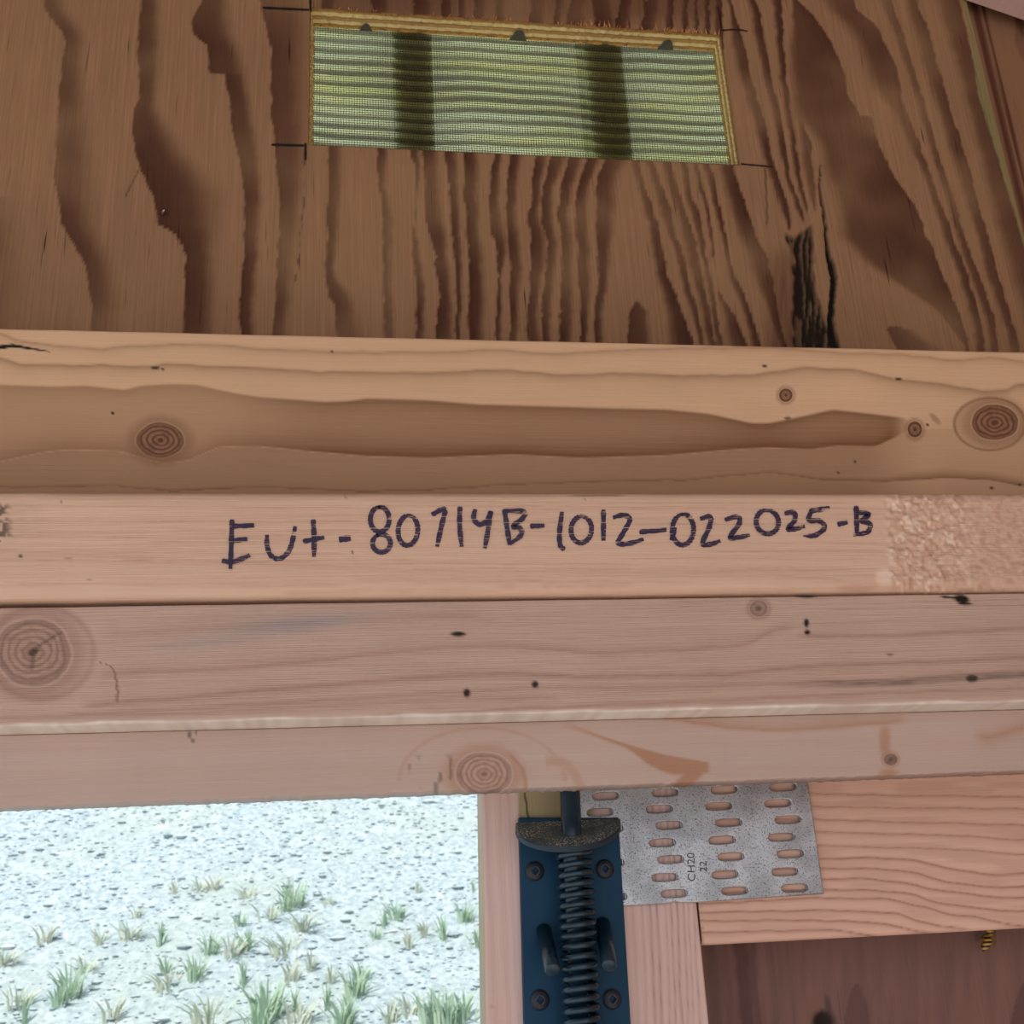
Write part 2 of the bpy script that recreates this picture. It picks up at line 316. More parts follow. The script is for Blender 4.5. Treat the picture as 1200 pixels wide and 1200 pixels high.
def field_A(px, py):
    A = blank(px); g = lambda *a, **k: ln(A, px, py, *a, **k)
    y1 = poly([(600, 838), (660, 843), (700, 860), (740, 873), (780, 884), (832, 893)], px, 10); y2 = poly([(600, 838), (690, 862), (735, 878), (762, 892), (790, 897), (832, 895)], px, 10)
    e = sstep(-1, 2, py-y1)*sstep(-2, 4, y2+12*sstep(730, 790, px)-py)*sstep(640, 720, px)*(1-sstep(826, 836, px)); A['grain'] = np.maximum(A['grain'], e*.75)
    c = np.interp(py, [890, 900, 912, 925], [800, 818, 808, 795]); A['grain'] = np.maximum(A['grain'], .75*sstep(17, 7, np.abs(px-c))*sstep(888, 894, py))
    g([(740, 835), (765, 840), (850, 852), (900, 856), (960, 853), (1025, 848), (1055, 846)], 7, 2.5, .6, x0=760, x1=1060)
    spot(A, px, py, 1037, 868, 7, 20, .6, 'grain', .6); spot(A, px, py, 1042, 906, 12, 5, .6, 'grain', .6)
    g([(1130, 862), (1160, 864), (1200, 852)], 7, 9, .6, x0=1145)
    kx = np.interp(py, [880, 900, 915], [594, 612, 616]); A['grain'] = np.maximum(A['grain'], .5*sstep(4, 1, np.abs(px-kx))*sstep(876, 890, py))
    A['grain'] = np.maximum(A['grain'], .35*sstep(9, 2, np.abs(np.hypot((px-648)/1., (py-930)/1.2)-32))*(px > 640)*(py > 880))
    knots(A, px, py, [(567, 907, 33, 25), (1044, 890, 8, 7)])
    dd = np.sqrt(((px-565)/97)**2+((py-915)/62)**2); A['grain'] = np.maximum(A['grain'], .3*np.exp(-((dd-1)/.035)**2)*(py < 915))
    tick = sstep(.66, .8, n2(px/6, py/13, 17))*sstep(468, 478, px)*sstep(540, 528, px)*sstep(880, 895, py); A['mark'] = np.maximum(A['mark'], .45*tick)
    for c in [(222, 861, 2.4, 4, .6), (226, 868, 1.6, 3, .6), (308, 851, 2, 2, .6), (200, 852, 1, 1.6, .5), (230, 858, 1.4, 2.4, .5)]: spot(A, px, py, *c[:4], st=c[4])
    spot(A, px, py, 1044, 890, 6.5, 5.5, .55)
    g([(0, 880), (300, 874), (460, 870)], 10, 10, .12); g([(0, 905), (460, 900)], 8, 12, .10)
    return A

YC, YB, YA, YD, YP, YDR = .373, .3743, .3892, .397, .4355, .446
XL, XR = -.62, .655
M_back = None
def seat(p, q, Y0, Y1, dz=0.):   # the pixel line on plane Y1 that is level with a line drawn on plane Y0
    W = np.array([at(*p, Y0), at(*q, Y0)]); W[:, 1] = Y1; W[:, 2] += dz; a_, b_ = proj(W); return ((a_[0], b_[0]), (a_[1], b_[1]))
bD = board('lumber_beam', ((0, 384), (1200, 412)), seat((0, 575), (1200, 577), YC, YD, .0004), YD, .0375, XL, XR, field_D, M_D, rt=.0012, rb=.001)
bC = board('lumber_plate', ((0, 575), (1200, 577)), ((0, 704), (1200, 692)), YC, .089, XL, XR, field_C, M_C, rt=.003, rb=.0045, extra=rough_C)
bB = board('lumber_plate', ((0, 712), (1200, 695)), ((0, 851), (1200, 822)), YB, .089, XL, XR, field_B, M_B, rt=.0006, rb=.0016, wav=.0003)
bA = board('lumber_board', seat((0, 851), (1200, 822), YB, YA, -.0001), ((0, 945), (1200, 902)), YA, .0125, XL, XR, field_A, M_A, rt=.0005, rb=.0006, fray=.0004)
tag(bD, 'wide knotty pine beam with wavy grain below the brown plywood', 'beam')
tag(bC, 'pale pine plate with handwritten purple marker code on its rounded edge', 'beam')
tag(bB, 'rough pine plate under the dark gap with black nail marks and big left knot', 'beam')
tag(bA, 'smooth pine board directly above the bright opening, orange streak beside the round knot', 'board')

# ------------------------------------------------------------------ plywood gable
BD = []                          # (list of (y, xl, xr)), soft side, strength
def bnd(pts, soft='r', st=1., sw=.48): BD.append((np.array(pts, float), soft, st, sw))
bnd([(0, 51, 72), (13, 55, 78), (27, 65, 90), (42, 75, 98), (50, 78, 100), (70, 73, 98), (100, 70, 100), (150, 68, 102), (207, 63, 106), (235, 68, 108), (260, 72, 110), (290, 88, 122), (310, 100, 130), (340, 105, 138), (360, 108, 140), (400, 106, 136)], 'r', .85, .75)
bnd([(0, 165, 186), (30, 164, 187), (60, 161, 188), (100, 163, 184), (115, 164, 182), (130, 157, 184), (150, 155, 196), (180, 159, 214), (200, 165, 234), (225, 176, 254), (240, 182, 257), (262, 186, 254), (275, 205, 252), (290, 215, 251), (300, 218, 251), (400, 214, 250)], 'r', .95, .55)
bnd([(0, 237, 266), (20, 226, 266), (27, 223, 268), (40, 227, 272), (53, 243, 278), (80, 244, 286), (86, 246, 287), (87, 263, 287), (110, 268, 291), (157, 273, 299), (200, 283, 306), (240, 286, 306), (300, 286, 303), (360, 280, 297), (400, 283, 298)], 'r', .95, .45)
bnd([(0, 305, 362), (13, 308, 362), (43, 313, 360), (60, 318, 358), (140, 317, 357), (147, 320, 357), (187, 323, 358), (240, 328, 353), (300, 325, 346), (367, 322, 339), (400, 317, 336)], 'r', .85, .6)
bnd([(0, 376, 396), (180, 384, 400), (209, 386, 400), (237, 384, 399), (276, 383, 396), (314, 381, 391), (330, 382, 396), (345, 384, 412), (358, 391, 416), (372, 392, 419), (400, 394, 426)])
bnd([(0, 436, 462), (180, 442, 454), (218, 443, 452), (236, 447, 456), (257, 448, 461), (295, 448, 459), (333, 449, 458), (362, 450, 462), (400, 451, 462)])
bnd([(0, 484, 512), (180, 481, 492), (195, 486, 492), (228, 487, 489), (266, 485, 488), (295, 483, 492), (333, 487, 498), (358, 488, 498), (400, 486, 497)])
bnd([(0, 517, 534), (180, 495, 513), (190, 497, 514), (228, 498, 515), (247, 498, 518), (276, 503, 523), (301, 512, 525), (310, 508, 526), (330, 513, 528), (349, 516, 529), (364, 511, 530), (400, 511, 531)])
bnd([(0, 538, 548), (180, 520, 535), (218, 526, 537), (266, 529, 540), (295, 531, 541), (314, 534, 542), (353, 534, 542), (400, 534, 540)])
bnd([(0, 556, 574), (180, 544, 560), (228, 544, 561), (257, 546, 561), (295, 548, 565), (324, 551, 568), (343, 550, 569), (372, 548, 567), (400, 549, 565)])
bnd([(0, 582, 594), (180, 579, 587), (222, 573, 585), (257, 575, 588), (276, 576, 592), (295, 583, 594), (324, 584, 588), (362, 581, 587), (400, 580, 587)])
bnd([(0, 622, 642), (25, 620, 641), (180, 599, 613), (203, 595, 608), (243, 593, 605), (276, 594, 609), (314, 598, 613), (353, 597, 608), (400, 597, 607)])
bnd([(0, 650, 662), (25, 648, 659), (184, 629, 642), (215, 623, 635), (241, 624, 633), (251, 618, 632), (276, 622, 639), (299, 622, 641), (333, 621, 634), (353, 619, 630), (372, 616, 630), (400, 619, 635)])
bnd([(0, 668, 690), (25, 664, 690), (186, 644, 663), (218, 637, 649), (257, 634, 648), (285, 641, 653), (318, 640, 651), (362, 634, 646), (400, 636, 645)])
bnd([(0, 694, 722), (25, 696, 724), (186, 667, 683), (213, 658, 673), (251, 653, 666), (272, 657, 671), (305, 659, 672), (362, 656, 672), (400, 655, 670)])
bnd([(0, 727, 745), (186, 687, 703), (218, 677, 690), (253, 673, 688), (285, 677, 691), (333, 678, 692), (372, 681, 690), (400, 681, 688)])
bnd([(0, 758, 776), (186, 709, 738), (200, 703, 728), (218, 699, 722), (266, 699, 719), (295, 700, 715), (333, 701, 712), (372, 696, 706), (400, 697, 707)], 'r', .95, .5)
bnd([(352, 747, 748), (357, 743, 752), (365, 737, 758), (405, 734, 762)], 'r', .9, .3)
bnd([(0, 735, 737), (185, 738, 748), (234, 751, 761), (266, 760, 771), (295, 764, 777), (324, 770, 783), (347, 777, 793), (372, 782, 802), (404, 785, 815)], 'l')
bnd([(0, 752, 757), (190, 757, 766), (218, 766, 776), (249, 774, 788), (272, 782, 790), (295, 791, 800), (328, 798, 806), (358, 807, 816), (404, 820, 825)], 'l')
bnd([(0, 779, 790), (190, 776, 786), (216, 782, 794), (249, 793, 804), (276, 799, 813), (310, 807, 820), (343, 817, 827), (404, 829, 838)], 'l')
bnd([(0, 798, 806), (190, 797, 805), (228, 802, 811), (257, 811, 822), (295, 821, 827), (333, 829, 835), (372, 835, 841), (404, 839, 848)], 'l')
bnd([(0, 812, 818), (191, 813, 818), (224, 820, 825), (257, 828, 833), (295, 834, 838), (320, 838, 838.2)], 'l')
bnd([(0, 824, 832), (191, 823, 832), (249, 838, 845), (276, 845, 851), (299, 850, 854), (320, 853, 861), (347, 863, 873), (372, 874, 882), (404, 881, 892)], 'l')
bnd([(337, 840, 841), (343, 840, 844), (355, 844, 851), (372, 848, 862), (404, 853, 875)], 'l')
bnd([(0, 836, 846), (120, 838, 850), (197, 843, 860), (237, 854, 873), (262, 861, 881), (291, 872, 893), (303, 876, 900), (324, 885, 906), (362, 898, 910), (404, 912, 922)], 'l')
bnd([(0, 852, 856), (20, 856, 862), (51, 857, 872), (89, 866, 880), (113, 874, 887), (147, 884, 898), (171, 891, 902), (205, 901, 911), (250, 917, 926), (270, 924, 926)], 'l')
bnd([(0, 877, 886), (34, 883, 894), (51, 886, 897), (103, 898, 907), (157, 910, 919), (208, 920, 926), (247, 934, 940), (262, 942, 943)], 'l')
bnd([(0, 905, 916), (51, 910, 918), (103, 915, 923), (154, 923, 930), (208, 932, 939), (240, 942, 946), (252, 946, 947)], 'l')
bnd([(0, 929, 935), (17, 928, 952), (48, 926, 973), (68, 925, 982), (85, 927, 990), (109, 929, 993), (120, 930, 1000), (135, 933, 1009), (137, 934, 1020), (142, 937, 1022), (150, 946, 1024), (162, 957, 1028), (171, 962, 1031), (205, 969, 1048), (219, 974, 1056), (239, 981, 1071), (280, 988, 1088), (305, 1012, 1098), (325, 1040, 1106), (362, 1096, 1123), (404, 1130, 1136)], 'l', .92, .18)
bnd([(138, 936, 937), (150, 936, 942), (165, 938, 950), (205, 943, 954), (235, 950, 956), (250, 955, 956)], 'l', .7)
bnd([(0, 964, 1000), (10, 970, 1003), (31, 990, 1027), (50, 1004, 1037), (79, 1013, 1051), (103, 1022, 1055), (126, 1044, 1060), (154, 1058, 1072), (202, 1080, 1089), (246, 1096, 1106), (301, 1115, 1126), (342, 1129, 1140), (376, 1139, 1150), (407, 1144, 1155)], 'l', .9)
bnd([(0, 1031, 1044), (38, 1046, 1058), (89, 1064, 1073), (140, 1079, 1089), (178, 1091, 1099), (226, 1106, 1116), (274, 1121, 1130), (321, 1136, 1147), (369, 1153, 1164), (407, 1161, 1171)], 'l', .85)
bnd([(0, 1062, 1073), (27, 1067, 1085), (75, 1081, 1099), (137, 1101, 1116), (171, 1111, 1128), (226, 1128, 1144), (274, 1144, 1157), (325, 1157, 1171), (383, 1177, 1188), (407, 1183, 1195)], 'l', .85)
bnd([(0, 1096, 1124), (68, 1118, 1140), (137, 1136, 1158), (205, 1153, 1176), (260, 1167, 1194), (321, 1184, 1214), (407, 1210, 1240)], 'l', .8)
bnd([(381, 1043, 1045), (386, 1039, 1068), (394, 1042, 1078), (407, 1050, 1098)], 'r', .7, .3)
bnd([(230, -40, 6), (260, -40, 14), (320, -40, 19), (407, -40, 15)], 'r', .7, .8)
def field_P(px, py):
    A = blank(px); G = np.zeros_like(px)
    for bi, (T, soft, st, sw) in enumerate(BD):
        jit = 1.3*(n1(py/4.5, 31+bi)-.5)+1.8*(n1(py/13., 61+bi)-.5)+2.0*(n2(px/1.6, py/9., 90+bi)-.5)
        ys = np.clip(py, T[0, 0] if T[0, 0] > 0 else -1e9, 1e9)
        l = np.interp(py, T[:, 0], T[:, 1]); r = np.interp(py, T[:, 0], T[:, 2])
        act = np.ones_like(py)
        if T[0, 0] > 2: act = act*(py > T[0, 0])
        if T[-1, 0] < 398: act = act*(py < T[-1, 0])
        if T[0, 0] <= 2: sh = np.minimum(py, 0)*(T[1, 1]-T[0, 1])/max(1, T[1, 0]); sh = np.clip(sh, -40, 40); l = l+sh; r = r+sh
        wdt = np.maximum(r-l, .01); wid = sstep(.2, 3.5, wdt)
        if soft == 'r':
            u = (px-l-jit)/wdt; sharp = sstep(-1., 1., px-l-jit); fade = 1-sstep(1-sw*.9, 1+sw*.55, u)
        else:
            u = (r+jit-px)/wdt; sharp = sstep(-1., 1., r+jit-px); fade = 1-sstep(1-sw*.9, 1+sw*.55, u)
        G = np.maximum(G, sharp*fade*act*wid*st*np.clip(1.0-.22*np.clip(u, 0, 1), 0, 1))
    A['grain'] = G
    above = sstep(42, 10, py)*sstep(362, 380, px)*sstep(850, 835, px); A['grain'] = np.maximum(A['grain'], above*.55)
    # pitch pocket, red stain and the split beside it
    jl = 5*(n1(py/6., 2)-.5); xl = np.interp(py, [262, 270, 282, 300, 342, 376, 405], [915, 916, 924, 930, 931, 929, 930])+jl
    xr = np.interp(py, [262, 270, 285, 300, 342, 352, 376, 405], [952, 953, 955, 953, 957, 962, 968, 980])+.6*jl
    xt = np.interp(px, [905, 918, 930, 945, 952, 990], [290, 272, 277, 268, 262, 262])
    st = sstep(-3, 4, px-xl)*sstep(-2, 3, xr-px)*sstep(-2, 3, py-xt); A['mark'] = np.maximum(A['mark'], st*(.55+.42*sstep(.3, .6, n2(px/2.2, py/18., 5))))
    xc = np.interp(py, [193, 219, 253, 297, 325, 349, 376, 405], [962, 961, 966, 971, 978, 976, 974, 980])+1.5*(n1(py/7., 4)-.5)
    wc = np.interp(py, [193, 230, 260, 290, 310, 350, 376, 405], [.25, .7, 1.1, 1.6, 3.6, 3.0, 3.5, 4.5])
    A['mark'] = np.maximum(A['mark'], sstep(wc+1.1, wc-.4, np.abs(px-xc))*(py > 193))
    rd = sstep(30, 6, np.abs(px-918))*sstep(280, 310, py); A['grain'] = np.maximum(A['grain'], .75*rd*(.5+.5*n2(px/3., py/30., 6)))
    d2 = np.interp(py, [196, 240, 275, 300], [897, 899, 900, 905]); A['mark'] = np.maximum(A['mark'], .55*sstep(1.5, .4, np.abs(px-d2))*(py > 197)*(py < 262))
    l2 = np.interp(py, [150, 240, 330], [358, 356, 346]); A['mark'] = np.maximum(A['mark'], .5*sstep(1.4, .3, np.abs(px-l2))*(py > 172)*(py < 330)*sstep(.35, .6, n1(py/9., 8)))
    s3 = np.interp(py, [198, 230], [163, 147]); A['mark'] = np.maximum(A['mark'], .5*sstep(1.6, .4, np.abs(px-s3))*(py > 200)*(py < 230))
    A['pale'] = sstep(-.5, 1.5, px-np.interp(py, [-60, 0, 73, 110, 156, 208, 300], [1115, 1127, 1140, 1146, 1160, 1176, 1203])-2*(n1(py/6., 3)-.5))*.85
    return A
TL, TR, BR, BL = at(364, 12, YP), at(843, 38, YP), at(867, 192.5, YP), at(360.5, 171.5, YP)
hx0 = (TL[0]+BL[0])/2; hx1 = (TR[0]+BR[0])/2; hz1 = (TL[2]+TR[2])/2; hz0 = (BL[2]+BR[2])/2
print('hole', TL, TR, BR, BL)
ETOP = at(1133, 0, YP); EBOT = at(1192, 250, YP); ex = (ETOP[0]+EBOT[0])/2
print('edge', ETOP, EBOT)
wallf = tag(empty('wall_front', (0, YP, CAMZ+.14)), kind='structure')
ztopC = float(line_x((0, 575), (1200, 577), YC, np.array([.1]))[0])
PT = .0115
def grid_sheet(name, xs, zs, Y, field, mat, hole=None, parent=None, disp=.0022):
    XX, ZZ = np.meshgrid(xs, zs, indexing='ij'); V = np.stack([XX, np.full_like(XX, Y), ZZ], -1).reshape(-1, 3)
    px, py = proj(V); A = field(px, py); V[:, 1] += disp*np.clip(A['mark'], 0, 1)**2
    m, n = XX.shape; idx = np.arange(m*n).reshape(m, n)
    a = idx[:-1, :-1]; b = idx[1:, :-1]; c = idx[1:, 1:]; d = idx[:-1, 1:]
    keep = np.ones(a.shape, bool)
    if hole:
        cx = (xs[:-1]+xs[1:])/2; cz = (zs[:-1]+zs[1:])/2
        keep = ~(((cx > hole[0]) & (cx < hole[1]))[:, None] & ((cz > hole[2]) & (cz < hole[3]))[None, :])
    fc = np.stack([a[keep], b[keep], c[keep], d[keep]], 1)
    if hole:
        used = np.zeros(len(V), bool); used[fc.reshape(-1)] = True; remap = np.cumsum(used)-1; V = V[used]; fc = remap[fc]; A = {k: v[used] for k, v in A.items()}
    return mesh(name, V, fc.tolist(), parent, mat, True, A)
fs = .0008
xs = np.unique(np.round(np.concatenate([np.arange(-.62, -.17, .01), np.arange(-.17, hx0, fs), np.linspace(hx0, hx1, 210), np.arange(hx1+fs, ex, fs), [ex]]), 6))
zs = np.unique(np.round(np.concatenate([np.linspace(ztopC+.001, hz0, 150), np.linspace(hz0, hz1, 68), np.arange(hz1+fs, hz1+.03, fs), np.arange(hz1+.03, hz1+.35, .01)]), 6))
ply = grid_sheet('plywood_sheet', xs, zs, YP, field_P, M_PLY, (hx0, hx1, hz0, hz1), wallf)
# back and rim of the sheet
mb = MB(); zt_, zb_ = float(zs[-1]), float(zs[0]); xa = -.62
mb.box((xa, YP+PT-.001, hz1), (ex, YP+PT, zt_)); mb.box((xa, YP+PT-.001, zb_), (ex, YP+PT, hz0))
mb.box((xa, YP+PT-.001, hz0), (hx0, YP+PT, hz1)); mb.box((hx1, YP+PT-.001, hz0), (ex, YP+PT, hz1))
mb.add([(ex, YP, zb_), (ex, YP+PT, zb_), (ex, YP+PT, zt_), (ex, YP, zt_)], [(0, 1, 2, 3)])
mb.build('plywood_back', plain('plywood_back', lin(150, 118, 84, 1), .8), wallf)
# cut edge of the vent hole, ply by ply
def ply_edge_mat():
    m, nt, bs = newmat('plywood_cut_edge'); b = NB(nt)
    tc = b.n('ShaderNodeNewGeometry'); sp = b.n('ShaderNodeSeparateXYZ'); b.L(tc.outputs['Position'], sp.inputs[0])
    nz = b.noise(b.coord((60, 60, 60)), 6., 4); nzf = b.noise(b.coord((40, 40, 40)), 1., 4)
    t = b.math('DIVIDE', b.math('SUBTRACT', sp.outputs[1], YP), PT); t = b.math('ADD', t, b.math('MULTIPLY', b.math('SUBTRACT', nzf, .5), .07))
    r = b.n('ShaderNodeValToRGB'); r.color_ramp.interpolation = 'LINEAR'; b.L(t, r.inputs[0]); cr = r.color_ramp
    stops = [(0, (150, 110, 66)), (.16, (176, 138, 84)), (.2, (226, 206, 150)), (.36, (232, 214, 160)), (.40, (140, 104, 62)), (.46, (190, 154, 96)), (.58, (182, 146, 92)), (.62, (228, 208, 152)), (.78, (234, 218, 164)), (.82, (160, 116, 60)), (1., (206, 166, 92))]
    cr.elements[0].position = 0; cr.elements[0].color = lin(*stops[0][1], 1.1); cr.elements[1].position = 1; cr.elements[1].color = lin(*stops[-1][1], 1.1)
    for p, c in stops[1:-1]: e = cr.elements.new(p); e.color = lin(*c, 1.1)
    b.L(b.mix(b.math('MULTIPLY', b.mr(nz, .55, .75), .6), r.outputs[0], lin(110, 76, 42)), bs.inputs['Base Color']); bs.inputs['Roughness'].default_value = .85
    bp = b.n('ShaderNodeBump'); bp.inputs['Strength'].default_value = .6; bp.inputs['Distance'].default_value = .0008; b.L(nz, bp.inputs['Height']); b.L(bp.outputs[0], bs.inputs['Normal'])
    return m
M_EDGE = ply_edge_mat()
def rim(p, q, nrm, name, slant=0.):       # strip from p to q, rough saw cut; nrm points out of the ply into the hole
    n = 240; m = 9; V = []
    for i in range(n+1):
        c = np.array(p)+(np.array(q)-np.array(p))*i/n
        for j in range(m+1):
            y = YP-.0002+(PT+.0004)*j/m; o = slant*j/m+.0007*(n2(np.array([i*.5]), np.array([j*.9]), 4)[0]-.35)
            V.append((c[0]+nrm[0]*o, y, c[2]+nrm[1]*o))
    fc = [[i*(m+1)+j, (i+1)*(m+1)+j, (i+1)*(m+1)+j+1, i*(m+1)+j+1] for i in range(n) for j in range(m)]
    return mesh(name, V, fc, wallf, M_EDGE)
rim((hx0, YP, hz1), (hx1, YP, hz1), (0, -1), 'cut_edge'); rim((hx0, YP, hz0), (hx1, YP, hz0), (0, 1), 'cut_edge')
rim((hx0, YP, hz0), (hx0, YP, hz1), (1, 0), 'cut_edge', .0016); rim((hx1, YP, hz0), (hx1, YP, hz1), (-1, 0), 'cut_edge')
# splinters along the top right of the cut
sp = MB(); r = random.Random(4)
for i in range(70):
    x = hx0+(hx1-hx0)*(1-abs(r.gauss(0, .28))) if i < 50 else r.uniform(hx0, hx1)
    if x < hx0: continue
    L = r.uniform(.001, .0042) if i < 50 else r.uniform(.0006, .0016); dx = r.uniform(-.0012, .0012)
    z = hz1+r.uniform(-.0006, .0004); wd = r.uniform(.0002, .0005)
    sp.add([(x-wd, YP-.0001, z), (x+wd, YP-.0001, z), (x+dx, YP-r.uniform(.0004, .0014), z+L), (x, YP-.0008, z)], [(0, 1, 2), (0, 3, 2), (1, 2, 3)])
sp.build('splinter', plain('splinter_wood', lin(206, 150, 96, 1.2), .8), wallf)['kind'] = 'stuff'
# neighbouring sheet set back to the right
def field_P2(px, py):
    A = blank(px); e = np.interp(py, [-60, 0, 250, 400], [1119, 1133, 1192, 1230])
    A['grain'] = np.maximum(.9*sstep(16, 9, px-e)*sstep(2, 5, px-e)+.95*sstep(3, 1, np.abs(px-e-17)), 0)  # first band: shadow gap beside the sheet edge, put into the colour
    A['grain'] = np.maximum(A['grain'], .75*sstep(.60, .66, n2((px-py*.25)/22, py/70, 4))*sstep(30, 45, px-e))
    A['grain'] = np.maximum(A['grain'], .5*sstep(.7, .76, n2((px-py*.25)/5, py/50, 14))*sstep(20, 30, px-e)); A['grain'] = np.maximum(A['grain'], .25)
    return A
grid_sheet('plywood_sheet', np.concatenate([np.arange(ex-.004, ex+.09, .0012), np.arange(ex+.09, .655, .02)]), np.concatenate([np.linspace(ztopC+.001, hz1+.03, 150), np.arange(hz1+.04, hz1+.35, .01)]), YP+.007, field_P2,
           wood('plywood_neighbour', cal=(1.16, 1.285, 1.49), cald=(.92, .82, 1.0), light=lin(134, 98, 70, K), dark=lin(82, 46, 34, K), axis='z', fib=.18, streak=.4, rough=.7, spec=.15), None, wallf)

# marker ticks on the plywood and the code on the plate
def ribbon(m_, pts, Y, wpx, off=.00015, smooth=True, taper=.75):
    P = np.array(pts, float)
    if smooth and len(P) > 2:
        Q = []
        for i in range(len(P)-1):
            p0, p1, p2, p3 = P[max(i-1, 0)], P[i], P[i+1], P[min(i+2, len(P)-1)]
            for t in np.linspace(0, 1, 7)[:-1]: Q.append(.5*((2*p1)+(-p0+p2)*t+(2*p0-5*p1+4*p2-p3)*t*t+(-p0+3*p1-3*p2+p3)*t**3))
        Q.append(P[-1]); P = np.array(Q)
    elif len(P) == 2: P = np.array([P[0]+(P[1]-P[0])*t for t in np.linspace(0, 1, 9)])
    n = len(P); V = []
    for i in range(n):
        t = P[min(i+1, n-1)]-P[max(i-1, 0)]; t = t/np.linalg.norm(t); nn = np.array([-t[1], t[0]])
        s = i/(n-1); wd = wpx/2*(1 if .06 < s < .9 else taper)*(1+.12*math.sin(i*1.7))
        for sg in (-1, 1): V.append(at(*(P[i]+sg*wd*nn), Y)+np.array([0, -off, 0]))
    m_.add(V, [[2*i, 2*i+1, 2*i+3, 2*i+2] for i in range(n-1)])
def ink(name, col, axis, thr):
    m, nt, bs = newmat(name); b = NB(nt)
    bs.inputs['Base Color'].default_value = col; bs.inputs['Roughness'].default_value = .45
    nz = b.noise(b.coord((60, 60, 1500) if axis == 'x' else (1500, 60, 60)), 1., 2); nz2 = b.noise(b.coord((250, 250, 250)), 1., 2)
    a = b.math('MAXIMUM', b.mr(nz, thr, thr+.14), b.mr(nz2, .5, .62)); a = b.math('MULTIPLY', a, .93)
    b.L(a, bs.inputs['Alpha']); return m
def ell(cx, cy, rx, ry, a0=-100, a1=275, rot=0., n=16):
    o = []
    for k in range(n+1):
        a = math.radians(a0+(a1-a0)*k/n); x, y = rx*math.cos(a), ry*math.sin(a); o.append((cx+x*math.cos(rot)-y*math.sin(rot), cy+x*math.sin(rot)+y*math.cos(rot)))
    return o
CODE = [
 [[(272, 609), (271, 640), (270, 667)], [(272, 617), (298, 616)], [(268, 635), (290, 632)], [(260, 657), (273, 659), (293, 651)]],
 [[(313, 627), (313, 640), (318, 652), (328, 655), (338, 647), (343, 633), (346, 617)]],
 [[(367, 609), (368, 630), (368, 653)], [(355, 635), (380, 630)]],
 [[(397, 632.5), (411, 631)]],
 [ell(445, 609, 11, 14.5), ell(447, 637, 10.5, 10.5, -120, 250)],
 [ell(478, 622, 11.5, 17.5, -80, 285, .08)],
 [[(506, 604), (517, 597.5), (523, 597)], [(522, 598), (517, 618), (512, 641)]],
 [[(539, 594), (538.5, 615), (541, 641)]],
 [[(557, 597), (555, 608), (562, 615), (571, 610), (575, 599)], [(575, 599), (572, 620), (568, 643)]],
 [[(591, 597), (594, 618), (597, 639)], [(590, 599), (614, 600), (612, 608), (601, 617), (610, 620), (610, 628), (597, 638)]],
 [[(621, 617), (638, 616)]],
 [[(658.5, 600), (655.5, 625), (656.7, 640), (662, 644)]],
 [ell(681, 621, 12, 15.5, -80, 285, .1)],
 [[(707, 597.5), (707, 634)]],
 [[(718, 607), (730, 604), (738, 609), (730, 625), (724, 637), (738, 637), (754, 632)]],
 [[(749, 624), (781, 621)]],
 [ell(800, 621, 12.5, 18, -100, 265, .05), [(787, 634), (790.5, 618)]],
 [[(820, 608.5), (832, 606), (831, 618), (823, 637), (833, 638), (844, 634)]],
 [[(849, 609.6), (864, 606), (866, 614), (855, 630), (866, 630), (878.5, 627)]],
 [ell(899, 612, 13, 14, -70, 295, -.3)],
 [[(919, 602), (930, 601), (931, 610), (923, 620), (932, 620), (943, 617)]],
 [[(948, 599.5), (972, 595.7)], [(950, 600), (947.5, 610), (960, 611), (966, 619), (954, 628), (941, 627)]],
 [[(981, 615), (993, 612)]],
 [[(1003, 593), (1004, 627)], [(1004, 601), (1018, 603), (1009, 611), (1019, 614), (1016, 624), (999.5, 627)]]]
M_INK = ink('purple_black_marker', (0.026, 0.012, 0.06, 1), 'x', .36)
for ch in CODE:
    k = MB(); wpx = 5.9
    for j, s in enumerate(ch): ribbon(k, s, YC, 7.5 if ch is CODE[3] else wpx, off=.00030+.00006*j)
    k.build('marker_character', M_INK, bC)
M_TICK = ink('black_marker_tick', (0.006, 0.005, 0.005, 1), 'z', .25)
for j, s in enumerate([[(308, 9.5), (362, 12)], [(363.5, -14), (364, 14)], [(318, 170), (356, 171)], [(358, 168), (358, 188)], [(846, 36), (862, 35), (876, 37)], [(841, 8), (844, 22), (845, 36)], [(868, 192.5), (885, 194), (906, 196)]]):
    k = MB(); ribbon(k, s, YP, 2.8 if j < 4 else 1.8, off=.0003); k.build('marker_tick', M_TICK, wallf)
# nail tip poking through the sheet
M_STEEL = plain('bright_steel', (.55, .55, .56, 1), .25, 1.)
k = MB(); p = at(191, 251, YP); k.tube([p+np.array([0, .004, 0]), p, p+np.array([.0006, -.0022, 0]), p+np.array([.001, -.0035, 0])], [.0013, .0013, .0008, .0001], 8); k.build('nail_tip', M_STEEL, wallf, True)

